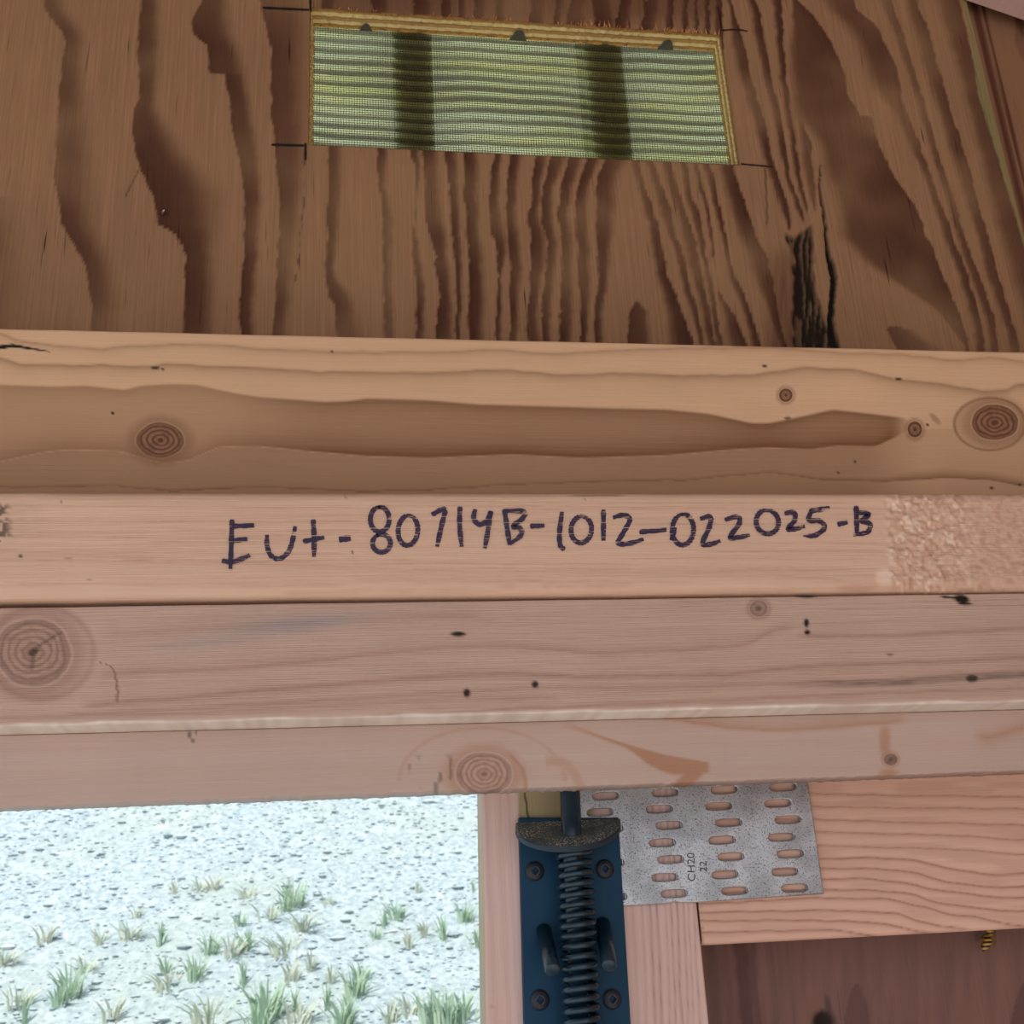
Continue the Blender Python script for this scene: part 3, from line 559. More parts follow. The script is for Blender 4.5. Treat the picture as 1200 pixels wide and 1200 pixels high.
# ------------------------------------------------------------------ vent
vent = tag(empty('wall_vent', ((hx0+hx1)/2, YP+PT, hz0)), 'screened rectangular vent glowing yellow green, cut through the brown plywood', 'vent')
YS = YP+PT+.0006
scr = MB(); pit = .00126; wr = .000125; mg = .008
x = hx0-mg
while x < hx1+mg: scr.box((x-wr, YS-wr, hz0-mg), (x+wr, YS+wr, hz1+mg)); x += pit
z = hz0-mg
while z < hz1+mg: scr.box((hx0-mg, YS-wr*1.5, z-wr), (hx1+mg, YS+wr*.5, z+wr)); z += pit
def screen_mat():
    m, nt, bs = newmat('pale_fibreglass_mesh'); b = NB(nt); out = nt.nodes['Material Output']
    tr = b.n('ShaderNodeBsdfTranslucent'); df = b.n('ShaderNodeBsdfDiffuse'); tr.inputs[0].default_value = (.52, .50, .30, 1); df.inputs[0].default_value = (.07, .07, .05, 1)
    mx = b.n('ShaderNodeMixShader'); mx.inputs[0].default_value = .75; b.L(df.outputs[0], mx.inputs[1]); b.L(tr.outputs[0], mx.inputs[2]); b.L(mx.outputs[0], out.inputs[0]); return m
o = scr.build('insect_screen', screen_mat(), vent); o['kind'] = 'stuff'
def sheet_mat():
    m, nt, bs = newmat('ribbed_translucent_plastic'); b = NB(nt); out = nt.nodes['Material Output']
    tr = b.n('ShaderNodeBsdfTranslucent'); gl = b.n('ShaderNodeBsdfGlossy'); df = b.n('ShaderNodeBsdfDiffuse')
    nz = b.noise(b.coord((9, 9, 60)), 1., 2); th = b.attr('rib_shade')
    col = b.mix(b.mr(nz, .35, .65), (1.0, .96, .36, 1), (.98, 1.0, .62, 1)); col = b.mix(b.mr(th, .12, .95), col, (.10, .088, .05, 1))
    b.L(col, tr.inputs[0]); df.inputs[0].default_value = (.35, .36, .2, 1); gl.inputs['Roughness'].default_value = .2; gl.inputs[0].default_value = (.9, .9, .9, 1)
    m1 = b.n('ShaderNodeMixShader'); m1.inputs[0].default_value = .05; b.L(tr.outputs[0], m1.inputs[1]); b.L(df.outputs[0], m1.inputs[2])
    m2 = b.n('ShaderNodeMixShader'); m2.inputs[0].default_value = .03; b.L(m1.outputs[0], m2.inputs[1]); b.L(gl.outputs[0], m2.inputs[2])
    tp_ = b.n('ShaderNodeBsdfTransparent'); b.L(b.mix(.35, (1, .98, .72, 1), col), tp_.inputs[0]); m3 = b.n('ShaderNodeMixShader'); m3.inputs[0].default_value = .16; b.L(m2.outputs[0], m3.inputs[1]); b.L(tp_.outputs[0], m3.inputs[2])
    b.L(m3.outputs[0], out.inputs[0]); return m
V = []; SHD = []; nu, nz_ = 60, 200
for i in range(nu+1):
    for j in range(nz_+1):
        x = hx0-.02+(hx1-hx0+.04)*i/nu; z = hz0-.012+(hz1-hz0+.024)*j/nz_
        ph = (z+.0007*math.sin(x*55)+.0004*math.sin(x*140+2))/.0063*2*math.pi
        V.append((x, YS+.0038+.0014*math.sin(ph), z)); SHD.append(max(0., math.sin(ph-.75+.4*math.sin(x*33+z*90)))*(.88+.12*math.sin(x*21+z*160)))  # rib shading put into the plastic's colour, phased to show from below
fc = [[i*(nz_+1)+j, (i+1)*(nz_+1)+j, (i+1)*(nz_+1)+j+1, i*(nz_+1)+j+1] for i in range(nu) for j in range(nz_)]
mesh('corrugated_panel', V, fc, vent, sheet_mat(), True, {'rib_shade': SHD})
M_BAR = plain('dark_grey_vent_bar', (.022, .024, .032, 1), .6)
for a, c in ((462, 507), (686, 731)):
    p, q = at(a, 100, YS+.008), at(c, 100, YS+.008); k = MB(); k.box((p[0], YS+.0058, hz0-.02), (q[0], YS+.022, hz1+.02)); k.build('support_bar', M_BAR, vent)
M_DGREY = plain('dark_grey', (.10, .11, .10, 1), .6)  # dark half discs standing in for chipped notches in the plywood edge
for cx, cy, s in ((429, 36, .7), (608, 47, 1.), (781, 53, 1.)):
    p = at(cx, cy, YP+PT*.8); k = MB(); n = 10; rad = .0034*s
    vv = [(p[0]+rad*math.cos(math.pi*i/n), p[1]-.0008, hz1-.0012-.0001*i*(n-i)+.0) for i in range(n+1)]
    vv = [(p[0]+rad*math.cos(math.pi*i/n)*(1 if 0 < i < n else 1.25), YP+PT-.0065*s*math.sin(math.pi*i/n), hz1-.0006) for i in range(n+1)]
    vb = [(a, b_, c-.0005) for a, b_, c in vv]
    k.add(vv+vb, [list(range(n+1))[::-1], list(range(n+1, 2*n+2))]+[[i, i+1, n+2+i, n+1+i] for i in range(n)]+[[n, 0, n+1, 2*n+1]]); k.build('notch_disc', M_DGREY, vent)

# ------------------------------------------------------------------ door
door = tag(empty('door_1', (.2, YDR, 0)), kind='structure')
def field_S(px, py):
    A = blank(px)
    for x, st, wd in ((752, .35, 1.5), (761, .7, 1.5), (770, .75, 1.4), (779, .45, 1.4), (786, .7, 1.2), (793, .75, 1.4), (801, .6, 1.2), (807, .5, 1.), (813, .6, 1.2), (742, .3, 2), (575, .25, 3), (590, .2, 3), (601, .22, 2)):
        xx = x+.045*(py-1060)+2*(n1(py/40., int(x))-.5); A['grain'] = np.maximum(A['grain'], st*np.exp(-np.abs(px-xx)/wd))
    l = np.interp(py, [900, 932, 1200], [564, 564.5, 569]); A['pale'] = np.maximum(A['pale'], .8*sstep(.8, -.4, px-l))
    A['pale'] = np.maximum(A['pale'], .9*sstep(606, 609, px)*(1-sstep(962, 968, py))*sstep(700, 690, px))  # olive patch: shade between flange and header board put into the stile colour
    xc = np.interp(py, [900, 930, 962], [613, 615, 619.5]); A['mark'] = .9*sstep(1.6, .5, np.abs(px-xc))*(py < 964)
    spot(A, px, py, 577, 1180, 3, 2, .4, 'grain')
    return A
def vquad(name, TLp, TRp, BLp, BRp, Y, depth, field, mat, parent, zmin, step=.0006):
    a, b_, c, d = [at(*q, Y) for q in (TLp, TRp, BLp, BRp)]
    zt = (a[2]+b_[2])/2
    zz = np.concatenate([np.arange(zt, CAMZ-.05, -step), np.arange(CAMZ-.05, zmin, -.02), [zmin]])
    lx = lambda z: a[0]+(c[0]-a[0])*(z-a[2])/(c[2]-a[2]); rx = lambda z: b_[0]+(d[0]-b_[0])*(z-b_[2])/(d[2]-b_[2])
    nu = max(4, int((b_[0]-a[0])/step)); U = np.linspace(0, 1, nu); V = []
    Lx = lx(zz)[:, None]; Rx = rx(zz)[:, None]
    XX = Lx+(Rx-Lx)*U[None, :]; ch = .0012; YY = np.full_like(XX, Y); YY[:, 0] += ch; YY[:, -1] += ch
    XX = np.concatenate([Lx, XX, Rx], 1); YY = np.concatenate([np.full_like(Lx, Y+depth), YY, np.full_like(Lx, Y+depth)], 1); ZZ = np.repeat(zz[:, None], XX.shape[1], 1)
    V = np.stack([XX, YY, ZZ], -1).reshape(-1, 3); m, n = XX.shape; idx = np.arange(m*n).reshape(m, n); nx = np.roll(idx, -1, 1)
    fc = np.stack([idx[:-1].reshape(-1), idx[1:].reshape(-1), nx[1:].reshape(-1), nx[:-1].reshape(-1)], 1).tolist(); fc.append(idx[0].tolist()); fc.append(idx[-1].tolist()[::-1])
    px, py = proj(V); return mesh(name, V, fc, parent, mat, True, field(px, py))
xl_ = at(820, 1085, YDR)[0]+.0003
sx = lambda py: proj(np.array([[xl_-.0003, YDR, at(820, py, YDR)[2]]]))[0][0]
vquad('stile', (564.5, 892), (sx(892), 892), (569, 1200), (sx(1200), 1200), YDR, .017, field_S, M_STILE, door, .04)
RL = [[(820, 932), (950, 930), (1200, 934)], [(820, 947), (950, 945), (1200, 948)], [(820, 961), (950, 960), (1200, 967)], [(820, 976), (950, 975), (1100, 978), (1200, 984)], [(820, 992), (950, 991), (1100, 994), (1200, 1001)],
      [(820, 1008), (960, 1006), (1020, 1005), (1080, 1009), (1120, 1020), (1160, 1025), (1200, 1023)], [(820, 1019), (960, 1017), (1030, 1018), (1080, 1024), (1110, 1034), (1150, 1039), (1200, 1039)],
      [(820, 1032), (965, 1030), (1010, 1029), (1060, 1035), (1100, 1043), (1150, 1050), (1200, 1052)], [(820, 1046), (970, 1042), (1020, 1043), (1070, 1048), (1100, 1058), (1140, 1064), (1200, 1068)],
      [(820, 1059), (960, 1052), (1040, 1053), (1080, 1062), (1110, 1071), (1150, 1075), (1180, 1083), (1220, 1088)], [(820, 1069), (900, 1067), (1000, 1067), (1050, 1070), (1090, 1083), (1130, 1088)],
      [(820, 1079), (900, 1078), (1000, 1079), (1050, 1085), (1090, 1094)], [(820, 1093), (900, 1091), (980, 1090), (1030, 1098)]]
def field_R(px, py):
    A = blank(px)
    for i, p in enumerate(RL): ln(A, px, py, p, 1.1, 2.2, .8 if i > 4 else .62, sm=30, x0=700, x1=1e9 if i < 10 else p[-1][0])
    A['grain'] = np.maximum(A['grain'], .18*sstep(.45, .75, n2(px/60, py/8, 4)))
    A['grain'] = np.maximum(A['grain'], .55*sstep(4, 0, px-822-.03*(py-1060))*n1(py/2., 5))
    return A
board('rail', ((823, 893), (1200, 872)), ((823, 1108), (1200, 1088)), YDR, .038, xl_, .64, field_R, M_RAIL, rt=.001, rb=.0028, parent=door, fray=0., fine=.0005)
def field_DP(px, py):
    A = blank(px); x = px
    for cx, wd, st in ((868, 10, .8), (880, 6, .6), (848, 5, .4), (832, 8, .5), (902, 7, .35)):
        c = cx+.09*(py-1105)+3*(n1(py/15., cx)-.5); A['grain'] = np.maximum(A['grain'], st*sstep(1.3, .5, np.abs(x-c)/wd))
    c = 1004+.02*(py-1155); hw = np.sqrt(np.clip(py-1153, 0, 60))*2.4; A['grain'] = np.maximum(A['grain'], .6*sstep(-1.5, 1.5, hw-np.abs(x-c)))
    c = 1205; hw = np.sqrt(np.clip(py-1148, 0, 80))*3; A['grain'] = np.maximum(A['grain'], .7*sstep(-1.5, 1.5, hw-np.abs(x-c)))
    spot(A, px, py, 966, 1197, 13, 13, .95, 'mark', .4); spot(A, px, py, 972, 1180, 3, 14, .5, 'mark', .6, -.3)
    A['grain'] = np.maximum(A['grain'], .35*n2(px/6, py/60, 9)); return A
xp = at(826, 1110, YDR+.038)[0]
grid_sheet('panel', np.concatenate([np.arange(xl_-.03, xl_+.24, .0012), np.arange(xl_+.24, .64, .02)]), np.concatenate([np.arange(.03, CAMZ-.05, .02), np.arange(CAMZ-.05, CAMZ+.05, .0012)]), YDR+.0385, field_DP, M_PANEL, None, door, disp=.002)
k = MB(); k.box((xl_-.03, YDR+.042, .03), (.64, YDR+.05, CAMZ+.05)); k.build('panel_backing', plain('panel_backing', lin(140, 110, 80), .8), door)

# ------------------------------------------------------------------ nail plate
def curve_mesh(name, splines, extrude, bevel, res=2):
    cu = bpy.data.curves.new(name, 'CURVE'); cu.dimensions = '2D'; cu.fill_mode = 'BOTH'; cu.extrude = extrude; cu.bevel_depth = bevel; cu.bevel_resolution = res
    for s in splines:
        sp_ = cu.splines.new('POLY'); sp_.points.add(len(s)-1); sp_.use_cyclic_u = True
        for p_, q_ in zip(sp_.points, s): p_.co = (q_[0], q_[1], 0, 1)
    o = bpy.data.objects.new(name, cu); COL.objects.link(o); dg = bpy.context.evaluated_depsgraph_get()
    me = bpy.data.meshes.new_from_object(o.evaluated_get(dg)); bpy.data.objects.remove(o); return me
def galv():
    m, nt, bs = newmat('galvanised_steel'); b = NB(nt); iso = b.coord()
    n1_ = b.noise(iso, 1700., 2); n2_ = b.noise(iso, 60., 3); n3 = b.noise(iso, 2200., 1)
    c = b.mix(b.mr(n2_, .35, .65), (.40, .42, .46, 1), (.58, .61, .67, 1)); c = b.mix(b.math('MULTIPLY', b.mr(n1_, .55, .66), .7), c, (.07, .06, .06, 1))
    b.L(c, bs.inputs['Base Color']); bs.inputs['Metallic'].default_value = .75; bs.inputs['Specular IOR Level'].default_value = .5
    b.L(b.mr(n3, .3, .7, .32, .55), bs.inputs['Roughness'])
    bp = b.n('ShaderNodeBump'); bp.inputs['Strength'].default_value = .25; bp.inputs['Distance'].default_value = .0003; b.L(n1_, bp.inputs['Height']); b.L(bp.outputs[0], bs.inputs['Normal']); return m
M_GALV = galv()
YPL = YDR-.0016
pc = at(820, 985, YPL)
npl = tag(empty('nail_plate', tuple(pc)), 'grey galvanised nail plate with rows of punched slots on the door joint', 'metal plate')
def loc2(px, py): q = at(px, py, YPL); return (q[0]-pc[0], q[2]-pc[2])
outline = [loc2(*q) for q in [(676, 893), (941.5, 890), (945, 916), (963.5, 1046), (880, 1051.5), (817, 1056), (795, 1056), (790, 1054.5), (785, 1056.5), (775, 1058), (731, 1060), (690, 1061)]]
slots = []
col1 = [(786, 910), (779, 929), (772.5, 948), (784, 967), (776, 987.5), (786, 1007), (779, 1028), (790, 1047)]
for dx, dy in ((-70, 4), (0, 0), (70, -3.2), (139.5, -6.5)):
    for (a, c) in col1: slots.append((a+dx+(c-985)*.012*(dx/70), c+dy))
def slot_outline(px, py, ax=16.5, ay=5.9):
    pts = []; th = -.055
    for k in range(20):
        a = 2*math.pi*k/20; cx = abs(math.cos(a))**.55*math.copysign(1, math.cos(a)); sy = abs(math.sin(a))**.7*math.copysign(1, math.sin(a))
        u, v = ax*cx, ay*sy; pts.append(loc2(px+u*math.cos(th)-v*math.sin(th), py+u*math.sin(th)+v*math.cos(th)))
    return pts
me = curve_mesh('plate_body', [outline]+[slot_outline(*s) for s in slots], .0002, .0005)
me.transform(Matrix.Rotation(math.pi/2, 4, 'X'))
o = link('plate_body', me, npl, M_GALV)
for s in slots:                                       # the punched tooth folded back at the right end of its slot
    k = MB(); a = at(s[0]+13.2, s[1]-4.2, YPL); c = at(s[0]+14.6, s[1]+3.2, YPL)
    k.box((a[0], YPL-.0002, c[2]), (c[0], YPL+.0010, a[2])); k.build('tooth', M_STEEL, npl)
def text_part(txt, px, py, hpx, parent, mat):
    cu = bpy.data.curves.new('stamp', 'FONT'); cu.body = txt; cu.align_x = 'CENTER'; cu.align_y = 'CENTER'; cu.extrude = .00005
    s = abs(at(px, py, YPL)[2]-at(px, py+hpx, YPL)[2])/.7; cu.size = s; cu.space_character = 1.05
    ob = bpy.data.objects.new('t', cu); COL.objects.link(ob); dg = bpy.context.evaluated_depsgraph_get(); me = bpy.data.meshes.new_from_object(ob.evaluated_get(dg)); bpy.data.objects.remove(ob)
    me.transform(Matrix.Rotation(math.pi/2, 4, 'X') @ Matrix.Rotation(math.radians(86), 4, 'Z'))
    o = link('stamped_text', me, parent, mat); p_ = at(px, py, YPL-.00078); o.location = p_-np.array(parent.location); return o
M_STAMP = plain('stamp_ink', (.09, .085, .085, 1), .6)
text_part('CH20', 810.5, 1016, 9.5, npl, M_STAMP); text_part('22', 824.5, 1015.5, 9, npl, M_STAMP)

# ------------------------------------------------------------------ spring bolt
M_BLK = plain('blue_black_enamel', (.009, .046, .10, 1), .5, 0., .15, (.012, .055, .115, 1), nscale=40.)  # blue-black, with bluish lens haze put into the colour
M_BLK2 = plain('blue_black_steel', (.012, .032, .055, 1), .25, .3, .6, (.02, .05, .08, 1), nscale=60.)
def dust_mat():
    m, nt, bs = newmat('dusty_enamel'); b = NB(nt); iso = b.coord()
    a = b.mr(b.noise(iso, 1500., 2), .54, .62); z = b.mr(b.noise(iso, 70., 2), .35, .6)
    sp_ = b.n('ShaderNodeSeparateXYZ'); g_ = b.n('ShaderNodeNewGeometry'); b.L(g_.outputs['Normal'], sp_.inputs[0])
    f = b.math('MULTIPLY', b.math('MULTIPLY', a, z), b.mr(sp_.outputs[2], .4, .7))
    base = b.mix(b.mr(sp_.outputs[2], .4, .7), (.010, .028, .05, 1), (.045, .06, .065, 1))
    b.L(b.mix(f, base, (.62, .56, .44, 1)), bs.inputs['Base Color']); bs.inputs['Roughness'].default_value = .5; return m
bl = tag(empty('spring_bolt', tuple(at(672, 1200, YDR))), 'blue-black spring bolt with coiled rod screwed to the door stile', 'bolt')
k = MB(); pts = [(608, 958), (724.5, 958), (725, 987), (739, 1200), (612, 1000), (614.5, 1200)]
tp = .0036
a, b_, c, d = at(608.5, 958, YDR-tp), at(725, 958, YDR-tp), at(745, 1290, YDR-tp), at(617, 1290, YDR-tp)
def slab(m_, quad, y0, y1, bev=.0006):
    n = len(quad); cen = np.mean(quad, 0)
    inn = [q+(cen-q)/np.linalg.norm(cen-q)*bev for q in quad]
    V = [(q[0], y0, q[2]) for q in inn]+[(q[0], y0+bev, q[2]) for q in quad]+[(q[0], y1, q[2]) for q in quad]
    fc = [list(range(n))]+[[i, n+i, n+(i+1) % n, (i+1) % n] for i in range(n)]+[[n+i, 2*n+i, 2*n+(i+1) % n, n+(i+1) % n] for i in range(n)]+[[2*n+i for i in range(n)][::-1]]
    m_.add(V, fc)
slab(k, [a, b_, c, d], YDR-tp, YDR-.0002); k.build('mounting_plate', M_BLK, bl)
# flange: rounded tongue bent out and down from the plate
k = MB(); back = at(666, 961, YDR-tp); halfw = (at(727, 961, YDR-tp)[0]-at(608, 961, YDR-tp)[0])/2
front = at(667, 993, YDR-.024)-at(666, 962, YDR-tp); ax_, ay_ = halfw*1.03, front
prof = [(-1, 0), (-1, .12)]+[(-math.cos(t), .12+.88*math.sin(t)**.9) for t in np.linspace(.12, math.pi-.12, 26)]+[(1, .12), (1, 0)]
top = [back+np.array([s*ax_, 0, 0])+t*ay_ for s, t in prof]
nrm = np.cross(ay_, np.array([1., 0, 0])); nrm /= np.linalg.norm(nrm); nrm = nrm if nrm[2] > 0 else -nrm
th = .0022; n = len(top); be = .0005
ctr = np.mean(top, 0)
l0 = [p+(ctr-p)*.03 for p in top]; l1 = [p-nrm*be for p in top]; l2 = [p-nrm*th for p in top]
V = l0+l1+l2
fc = [list(range(n))]+[[r_*n+i, r_*n+(i+1) % n, (r_+1)*n+(i+1) % n, (r_+1)*n+i] for r_ in (0, 1) for i in range(n)]+[[2*n+i for i in range(n)][::-1]]
fl = mesh('guide_flange', V, fc, bl, dust_mat())
# rod, spring
p0 = at(666.5, 894, YDR-.0125); p1 = at(670, 985, YDR-.0125); p2 = at(684.5, 1290, YDR-.0125)
k = MB(); k.tube([p0, p1, p2], .0038, 20); k.build('bolt_rod', M_BLK2, bl, True)
k = MB(); q0 = at(673, 998, YDR-.0125); q1 = at(686, 1290, YDR-.0125); L = np.linalg.norm(q1-q0); pitch = np.linalg.norm(at(673, 1000, YDR-.0125)-at(673.5, 1011.6, YDR-.0125))
turns = L/pitch; N = int(turns*22); ax = (q1-q0)/L; e1 = np.array([1., 0, 0]); e1 -= ax*(e1@ax); e1 /= np.linalg.norm(e1); e2 = np.cross(ax, e1)
k.tube([q0+ax*L*i/N+.0058*(math.cos(2*math.pi*turns*i/N)*e1+math.sin(2*math.pi*turns*i/N)*e2) for i in range(N+1)], .0012, 8); k.build('coil_spring', M_BLK2, bl, True)
for bx, by, tx, ty in ((637, 1090, 648, 1138), (706, 1082, 714, 1133)):
    k = MB(); p = at(bx, by, YDR-tp+.0005); q = at(tx, ty, YDR-.021); u = (q-p)/np.linalg.norm(q-p); r0 = .0028
    k.tube([p, q-u*.0007, q-u*.0002, q], [r0, r0, r0*.92, r0*.8], 20); k.build('pull_pin', M_BLK2, bl, True)
M_SCR = plain('dark_screw_head', (.035, .04, .055, 1), .4, .4); M_SCK = plain('screw_recess', (.004, .005, .007, 1), .8)
for sx, sy in ((626.5, 1021), (708.5, 1018.5), (632.5, 1172), (717, 1171)):
    c0 = at(sx, sy, YDR-tp); rad = .0036; V = []; n = 24
    for rr, yy in ((1, 0), (.98, -.0004), (.8, -.0011), (.5, -.0015)):
        V += [(c0[0]+rad*rr*math.cos(2*math.pi*i/n), c0[1]+yy, c0[2]+rad*rr*math.sin(2*math.pi*i/n)) for i in range(n)]
    sq = [(c0[0]+rad*.42*a_, c0[1]-.0015, c0[2]+rad*.42*b2) for a_, b2 in ((1, 0), (0, 1), (-1, 0), (0, -1))]
    fc = [[r_*n+i, r_*n+(i+1) % n, (r_+1)*n+(i+1) % n, (r_+1)*n+i] for r_ in range(3) for i in range(n)]
    bq = len(V); V += sq; rs = [(x_, c0[1]+.0006, z_) for x_, y_, z_ in sq]; V += rs
    for qd in range(4):
        for i in range(6): fc.append([3*n+qd*6+i, 3*n+(qd*6+i+1) % n, bq+(qd if i < 3 else (qd+1) % 4)])
        fc.append([3*n+(qd*6+3), bq+(qd+1) % 4, bq+qd])
        fc.append([bq+qd, bq+(qd+1) % 4, bq+4+(qd+1) % 4, bq+4+qd])
    s_ = mesh('screw', V, fc, bl, M_SCR); kk = MB(); kk.add(rs, [[0, 1, 2, 3]])
    so = kk.build('drive_recess', M_SCK, None); so.parent = s_; so.location = np.array(so.location)-(np.array(s_.location)+np.array(bl.location))

# ------------------------------------------------------------------ wasp on the panel under the rail
wp = at(1157, 1101, YDR+.033); tail = at(1152, 1115, YDR+.030); head = at(1163, 1083, YDR+.033)
def wasp_mat():
    m, nt, bs = newmat('wasp_stripes'); b = NB(nt)
    wv = b.n('ShaderNodeTexWave', wave_type='BANDS', bands_direction='Z'); b.L(b.coord(), wv.inputs[0]); wv.inputs['Scale'].default_value = 190.; wv.inputs['Distortion'].default_value = 1.
    b.L(b.mix(b.mr(wv.outputs[1], .45, .6), (.018, .012, .008, 1), (.55, .33, .05, 1)), bs.inputs['Base Color']); bs.inputs['Roughness'].default_value = .4; return m
body = MB(); u = np.linspace(0, 1, 26); ax_ = tail-head
rad = np.interp(u, [0, .05, .12, .17, .2, .26, .36, .41, .46, .56, .7, .85, 1], [.0004, .0012, .0013, .0006, .0009, .0017, .0015, .0004, .0012, .0021, .0021, .0014, .00015])
body.tube([head+ax_*t for t in u], list(rad), 14)
wt = tag(empty('wasp', tuple(wp)), 'tiny yellow and black striped wasp peeking below the door rail', 'insect')
body.build('body', wasp_mat(), wt, True)
for sgn in (-1, 1):
    k = MB(); s0 = head+ax_*.3+np.array([sgn*.0012, -.0012, 0]); t0 = head+ax_*.85+np.array([sgn*.0032, -.0018, 0]); nrm_ = np.array([.001, -.0003, 0])
    k.add([s0, (s0*.5+t0*.5)+nrm_*sgn*1.2, t0+nrm_*.5, t0-nrm_*.4, (s0*.5+t0*.5)-nrm_*.3*sgn], [[0, 1, 2, 3, 4]]); k.build('wing', plain('wasp_wing', (.25, .14, .05, 1), .3), wt)
    for j in range(3):
        k = MB(); s1 = head+ax_*(.24+.05*j)+np.array([sgn*.0012, 0, 0]); k.tube([s1, s1+np.array([sgn*.002, .001, .001-.001*j]), s1+np.array([sgn*.0032, .0045, -.0015*j])], .00022, 5); k.build('leg', M_DGREY, wt)

# ------------------------------------------------------------------ rafter, roof, walls, floor, ground
ra, rb_ = at(1135, -1, YP-.002), at(1200, 21.5, YP-.002); sl = (rb_[2]-ra[2])/(rb_[0]-ra[0])
zr = lambda X: ra[2]+(X-ra[0])*sl
xr0 = .10; xr1 = min(.655, ra[0]+(ztopC+.012-ra[2])/sl); print('rafter', sl, xr1)
nrm_ = np.array([-sl, 0, 1])/math.hypot(sl, 1)*.1
V = []
for X in np.linspace(xr0, xr1, 40):
    for y in (YP-.039, YP-.001): V += [(X, y, zr(X)), (X+nrm_[0], y, zr(X)+nrm_[2])]
fc = []
for i in range(39): q = 4*i; fc += [[q, q+1, q+5, q+4], [q+2, q+6, q+7, q+3], [q, q+4, q+6, q+2], [q+1, q+3, q+7, q+5]]
fc += [[0, 2, 3, 1], [156, 157, 159, 158]]
A0 = blank(np.zeros(len(V))); A0['grain'] += .15
tag(mesh('rafter', V, fc, None, M_RAFT, False, A0), 'pinkish sloping pine rafter across the upper right corner', 'rafter')
def simple(name, a, b_, mat, kind='structure'):
    k = MB(); k.box(a, b_); return tag(k.build(name, mat), kind=kind)
M_DK = plain('warm_bounce_plywood', lin(206, 152, 104), .8, noise=lin(190, 134, 88), nscale=9.); M_FL = plain('pale_floor_boards', lin(214, 206, 198), .8, noise=lin(200, 190, 180), nscale=12.)
M_ROOF = plain('roof_sheathing', lin(170, 148, 130), .8)
# gable roof slopes down to both sides from a ridge at x = xr0
zq = zr(xr0)+.100*math.hypot(sl, 1)+.004
for nm, s_ in (('unseen_roof', 1), ('unseen_roof', -1)):
    V = []
    for X in (xr0, xr0+s_*(.62 if s_ > 0 else .85)):
        z = zq+abs(X-xr0)*sl
        for y in (-.62, .50): V += [(X, y, z), (X, y, z+.02)]  # unseen roof, both ends cut back to let light in
    tag(mesh(nm, V, [[0, 2, 6, 4], [1, 5, 7, 3], [0, 4, 5, 1], [2, 3, 7, 6], [0, 1, 3, 2], [4, 6, 7, 5]], None, M_ROOF), kind='structure')
zw = zq+1.0*sl-.01
simple('unseen_wall_right', (.66, -.6, 0), (.70, .46, zq+.55*sl-.006), M_DK)  # unseen wall, set close and warm to bounce light onto the boards
zA = float(line_x((0, 950), (1200, 906), YA, np.array([-.5]))[0])
jm = simple('trim_1', (-.62, YA, 0), (-.53, YA+.06, zA-.002), M_RAFT)
simple('floor', (-3.5, -6, -.05), (3.5, .55, 0), M_FL)  # unseen floor, pale so its sunlit part bounces light upward

def gravel_mat():
    m, nt, bs = newmat('pale_gravel'); b = NB(nt); iso = b.coord()
    a = b.noise(iso, 120., 3); c2 = b.noise(iso, 5., 3); c3 = b.noise(iso, 40., 3)
    c = b.mix(b.mr(a, .3, .7), (.24, .31, .34, 1), (.40, .47, .50, 1)); c = b.mix(b.math('MULTIPLY', b.mr(c2, .45, .65), .45), c, (.34, .40, .36, 1)); c = b.mix(b.math('MULTIPLY', b.mr(c3, .5, .7), .4), c, (.50, .56, .58, 1))
    b.L(b.mix(1., c, (1.28, 1.28, 1.28, 1), 'MULTIPLY'), bs.inputs['Base Color']); bs.inputs['Roughness'].default_value = .95
    bp = b.n('ShaderNodeBump'); bp.inputs['Strength'].default_value = .8; bp.inputs['Distance'].default_value = .006; b.L(a, bp.inputs['Height']); b.L(bp.outputs[0], bs.inputs['Normal']); return m
SL = math.tan(math.radians(31)); BY, BZ = 1.55, .62
def bank(X, Y_):
    b_ = BZ+SL*(Y_-BY); return np.maximum(b_, 0)+.02*(n2(X*2.1, Y_*2.1, 3)-.5)+.008*(n2(X*9, Y_*9, 5)-.5)
gx = np.linspace(-3.2, 2.6, 240); gy = np.linspace(.52, 5.2, 200); GX, GY = np.meshgrid(gx, gy, indexing='ij'); GZ = bank(GX, GY)-.0
V = np.stack([GX, GY, GZ], -1).reshape(-1, 3); idx = np.arange(V.shape[0]).reshape(GX.shape)
fc = np.stack([idx[:-1, :-1].reshape(-1), idx[1:, :-1].reshape(-1), idx[1:, 1:].reshape(-1), idx[:-1, 1:].reshape(-1)], 1).tolist()
tag(mesh('ground', V, fc, None, gravel_mat(), True), 'pale gravel bank rising outside the opening', kind='structure')
def hit(px, py):
    d = MW @ np.array([(px-600)/F, (py-600)/F, 1.]); t = 1.0
    for _ in range(60): p_ = d*t; z = float(bank(np.array([p_[0]]), np.array([p_[1]]))[0])-CAMZ; t += (p_[2]-z)/max(.05, (SL*d[1]-d[2])) if (SL*d[1]-d[2]) > 0 else 0
    p_ = d*t; return np.array([p_[0], p_[1], p_[2]+CAMZ])
